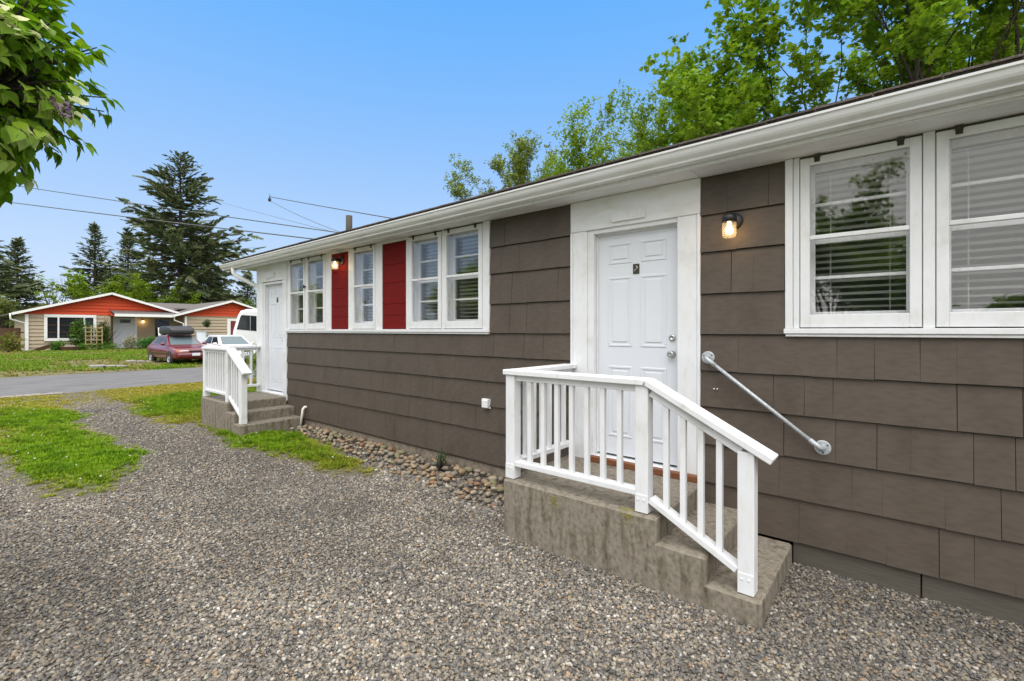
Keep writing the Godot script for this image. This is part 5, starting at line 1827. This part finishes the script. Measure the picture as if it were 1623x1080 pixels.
# ------------------------------------------------------------------ stones and turf
func stone_mesh(sd: int, flat: float, rough: float) -> ArrayMesh:
	var sph := SphereMesh.new()
	sph.radius = 1.0
	sph.height = 2.0
	sph.radial_segments = 9
	sph.rings = 5
	var arr := sph.get_mesh_arrays()
	var n := noise(0.7, 2, FastNoiseLite.TYPE_SIMPLEX_SMOOTH, sd)
	var v: PackedVector3Array = arr[Mesh.ARRAY_VERTEX]
	for i in v.size():
		var p := v[i]
		p *= 1.0 + rough * n.get_noise_3d(p.x * 1.6, p.y * 1.6, p.z * 1.6)
		v[i] = Vector3(p.x * 1.15, p.y * flat, p.z * 0.86)
	var st := st_new(true)
	var idx: PackedInt32Array = arr[Mesh.ARRAY_INDEX]
	for k in idx:
		st.add_vertex(v[k])
	st.generate_normals()
	return st.commit()

func stone_color(r: RandomNumberGenerator) -> Color:
	var k := r.randf()
	var c: Color
	if k < 0.16:
		c = Color(0.098, 0.095, 0.092)
	elif k < 0.38:
		c = Color(0.150, 0.136, 0.118)
	elif k < 0.68:
		c = Color(0.205, 0.187, 0.162)
	elif k < 0.84:
		c = Color(0.290, 0.238, 0.172)
	elif k < 0.93:
		c = Color(0.385, 0.345, 0.285)
	elif k < 0.97:
		c = Color(0.300, 0.210, 0.130)
	else:
		c = Color(0.50, 0.47, 0.42)
	var v := r.randf_range(0.88, 1.20)
	return Color(c.r * v, c.g * v, c.b * v)

func blocked(x: float, z: float, pad: float) -> bool:
	if z < pad and x > -9.70 - pad:
		return true
	if x > -2.522 - pad and x < -0.612 + pad and z < 0.982 + pad:
		return true
	return x > -9.63 - pad and x < -7.85 + pad and z < 1.0 + pad

func rocks_and_gravel() -> void:
	# river rocks along the foundation: a bed whose stones are parts
	var bed := Node3D.new()
	bed.name = "rock_bed"
	add_child(bed)
	bed.position = Vector3(-5.2, 0.0, 0.3)
	structure(bed)
	var r := rng(801)
	var rock := []
	for k in 5:
		rock.append(stone_mesh(810 + k, 0.62, 0.45))
	var tones := []
	for c in [[0.33, 0.235, 0.14], [0.39, 0.295, 0.185], [0.27, 0.23, 0.175], [0.20, 0.18, 0.15], [0.43, 0.35, 0.25], [0.31, 0.18, 0.10], [0.26, 0.23, 0.13], [0.34, 0.29, 0.22]]:
		var m: StandardMaterial3D = M.stone.duplicate()
		m.vertex_color_use_as_albedo = false
		m.albedo_color = lin(c[0], c[1], c[2])
		tones.append(m)
	var done := []
	var tries := 0
	while done.size() < 298 and tries < 9000:
		tries += 1
		var x := r.randf_range(-7.75, -2.56)
		var reach := lerpf(0.26, 0.62, smoothstep(-7.6, -3.4, x))
		var z := 0.03 + reach * pow(r.randf(), 1.45)
		var s := r.randf_range(0.022, 0.048) * (1.15 - 0.4 * z / reach)
		if blocked(x, z, 0.02):
			continue
		var ok := true
		for d in done:
			if Vector2(x - d.x, z - d.y).length() < (s + d.z) * 0.80:
				ok = false
				break
		if not ok:
			continue
		done.append(Vector3(x, z, s))
		var b := Basis(Vector3.UP, r.randf() * TAU) * Basis(Vector3.RIGHT, r.randf_range(-0.35, 0.35))
		place(rock[r.randi_range(0, 4)], "river_rock", tones[r.randi_range(0, 7)], bed, Transform3D(b.scaled(Vector3.ONE * s), Vector3(x, s * 0.42 + 0.012 + 0.05 * (1.0 - z / 0.6), z) - bed.position))
	# the gravel of the drive
	var root := Node3D.new()
	root.name = "gravel"
	add_child(root)
	root.set_meta("kind", "stuff")
	root.set_meta("label", "grey and tan pea gravel covering the drive")
	root.set_meta("category", "gravel")
	var kinds := 4
	var xfs := []
	var cols := []
	for k in kinds:
		xfs.append([])
		cols.append(PackedColorArray())
	var n: FastNoiseLite = N.ragged
	for band in [[1.1, 3.6, 6400, 0.0048, 0.0132], [3.6, 6.2, 4800, 0.005, 0.0128], [6.2, 9.5, 2300, 0.006, 0.0135], [9.5, 17.5, 750, 0.008, 0.017]]:
		var area: float = PI * (band[1] * band[1] - band[0] * band[0]) * 0.36
		for k in int(area * band[2]):
			var d := sqrt(lerpf(band[0] * band[0], band[1] * band[1], r.randf()))
			var a := deg_to_rad(YAW) + r.randf_range(-0.36, 0.36) * PI
			var x := EYE.x - sin(a) * d
			var z := EYE.z - cos(a) * d
			if x < -17.0 or blocked(x, z, -0.004):
				continue
			if r.randf() < grassy(x, z, n) * 1.25:
				continue
			var s: float = lerpf(band[3], band[4], pow(r.randf(), 1.6))
			if x > -7.7 and x < -2.5 and z < 0.75 and r.randf() < 0.16:
				s *= 2.1
			var b := Basis(Vector3.UP, r.randf() * TAU) * Basis(Vector3.RIGHT, r.randf_range(-0.6, 0.6)) * Basis(Vector3.BACK, r.randf_range(-0.5, 0.5))
			var g := r.randi_range(0, kinds - 1)
			xfs[g].append(Transform3D(b.scaled(Vector3.ONE * s), Vector3(x, 0.004 + s * r.randf_range(-0.35, 0.45) + 0.012 * n.get_noise_2d(x * 12.0, z * 12.0), z)))
			var tone := 1.0 + 0.30 * n.get_noise_2d(x * 3.0 + 90.0, z * 9.0) + 0.25 * n.get_noise_2d(x * 18.0, z * 18.0 + 40.0)
			cols[g].append(stone_color(r) * tone)
	for k in kinds:
		swarm(stone_mesh(830 + k, [0.62, 0.75, 0.5, 0.7][k], 0.5), M.stone, "gravel_stones", root, xfs[k], cols[k])

func tuft_mesh(sd: int) -> ArrayMesh:
	var r := rng(sd)
	var st := st_new()
	for k in 11:
		var a := r.randf() * TAU
		var o := Vector3(cos(a), 0, sin(a)) * r.randf() * 0.35
		var lean := Vector3(cos(a + r.randf()), 0, sin(a + r.randf())) * r.randf_range(0.1, 0.7)
		var h := r.randf_range(0.5, 1.1)
		var w := Vector3(-sin(a), 0, cos(a)) * 0.055
		var m := o + lean * 0.35 + Vector3(0, h * 0.6, 0)
		var e := o + lean + Vector3(0, h, 0)
		quad(st, o - w, o + w, m + w * 0.8, m - w * 0.8)
		tri(st, m - w * 0.8, m + w * 0.8, e)
	st.generate_normals()
	return st.commit()

func grass() -> void:
	var root := Node3D.new()
	root.name = "grass"
	add_child(root)
	root.set_meta("kind", "stuff")
	root.set_meta("label", "short bright green grass beside and between the wheel tracks")
	root.set_meta("category", "grass")
	var r := rng(901)
	var n: FastNoiseLite = N.ragged
	var xfs := [[], []]
	var cols := [PackedColorArray(), PackedColorArray()]
	for k in 150000:
		var x := r.randf_range(-17.0, -4.6)
		var z := r.randf_range(-4.5, 6.0)
		if blocked(x, z, 0.02):
			continue
		var g := grassy(x, z, n)
		var patch := n.get_noise_2d(x * 4.0 + 300.0, z * 4.0)
		if r.randf() > pow(g, 1.7) * 1.05:
			continue
		var clump := n.get_noise_2d(x * 34.0 + 70.0, z * 34.0)
		if clump < -0.12 and r.randf() < 0.55:
			continue
		var yellow := clampf(0.20 + patch * 0.9 + 0.85 * smoothstep(-13.2, -15.2, x) + 0.9 * (1.0 - g) + r.randf_range(-0.3, 0.3), 0.0, 1.0)
		var h := r.randf_range(0.030, 0.065) * (0.30 + 0.80 * g) * (1.0 - 0.45 * yellow)
		h *= 1.0 + 0.9 * maxf(clump, 0.0)
		if x < -9.6 and z < 1.1:
			h *= 1.5 - 0.5 * yellow
		var i := r.randi_range(0, 1)
		xfs[i].append(Transform3D(Basis(Vector3.UP, r.randf() * TAU).scaled(Vector3(0.075, h, 0.075)), Vector3(x, 0.025 * g + 0.012 * n.get_noise_2d(x * 12.0, z * 12.0), z)))
		var c := Color(0.160, 0.285, 0.006).lerp(Color(0.090, 0.195, 0.006), clampf(clump * 1.8, 0.0, 1.0)).lerp(Color(0.31, 0.28, 0.040), yellow)
		var v := r.randf_range(0.8, 1.15)
		cols[i].append(Color(c.r * v, c.g * v, c.b * v))
	# clover heads in the turf
	var heads := []
	var hc := PackedColorArray()
	for k in 2600:
		var x := r.randf_range(-16.5, -5.2)
		var z := r.randf_range(-4.0, 3.6)
		if blocked(x, z, 0.02) or grassy(x, z, n) < 0.75 or r.randf() < 0.85:
			continue
		heads.append(Transform3D(Basis(Vector3.UP, r.randf() * TAU).scaled(Vector3.ONE * r.randf_range(0.006, 0.013)), Vector3(x, r.randf_range(0.055, 0.09), z)))
		hc.append(Color(0.70, 0.70, 0.62))
	swarm(stone_mesh(950, 0.8, 0.3), M.stone, "clover_heads", root, heads, hc)
	# the neighbour's lawn, thinner and farther
	for k in 26000:
		var x := r.randf_range(-49.5, -24.6)
		var z := r.randf_range(-22.0, 3.5)
		var t := n.get_noise_2d(x * 3.0, z * 3.0) + 0.5 * n.get_noise_2d(x * 14.0, z * 14.0)
		var bare := smoothstep(0.05, 0.40, t + 0.25 * smoothstep(-32.0, -26.0, x) + 0.1)
		if r.randf() < bare * 0.9:
			continue
		var i := r.randi_range(0, 1)
		var h := r.randf_range(0.06, 0.16)
		xfs[i].append(Transform3D(Basis(Vector3.UP, r.randf() * TAU).scaled(Vector3(0.22, h, 0.22)), Vector3(x, 0.03 * t + 0.10 * smoothstep(-25.0, -40.0, x), z)))
		var c := Color(0.130, 0.235, 0.012).lerp(Color(0.26, 0.235, 0.06), clampf(bare + r.randf_range(-0.1, 0.3), 0.0, 1.0))
		cols[i].append(c)
	for k in 2:
		swarm(tuft_mesh(910 + k), M.grass_blade, "grass_blades", root, xfs[k], cols[k])
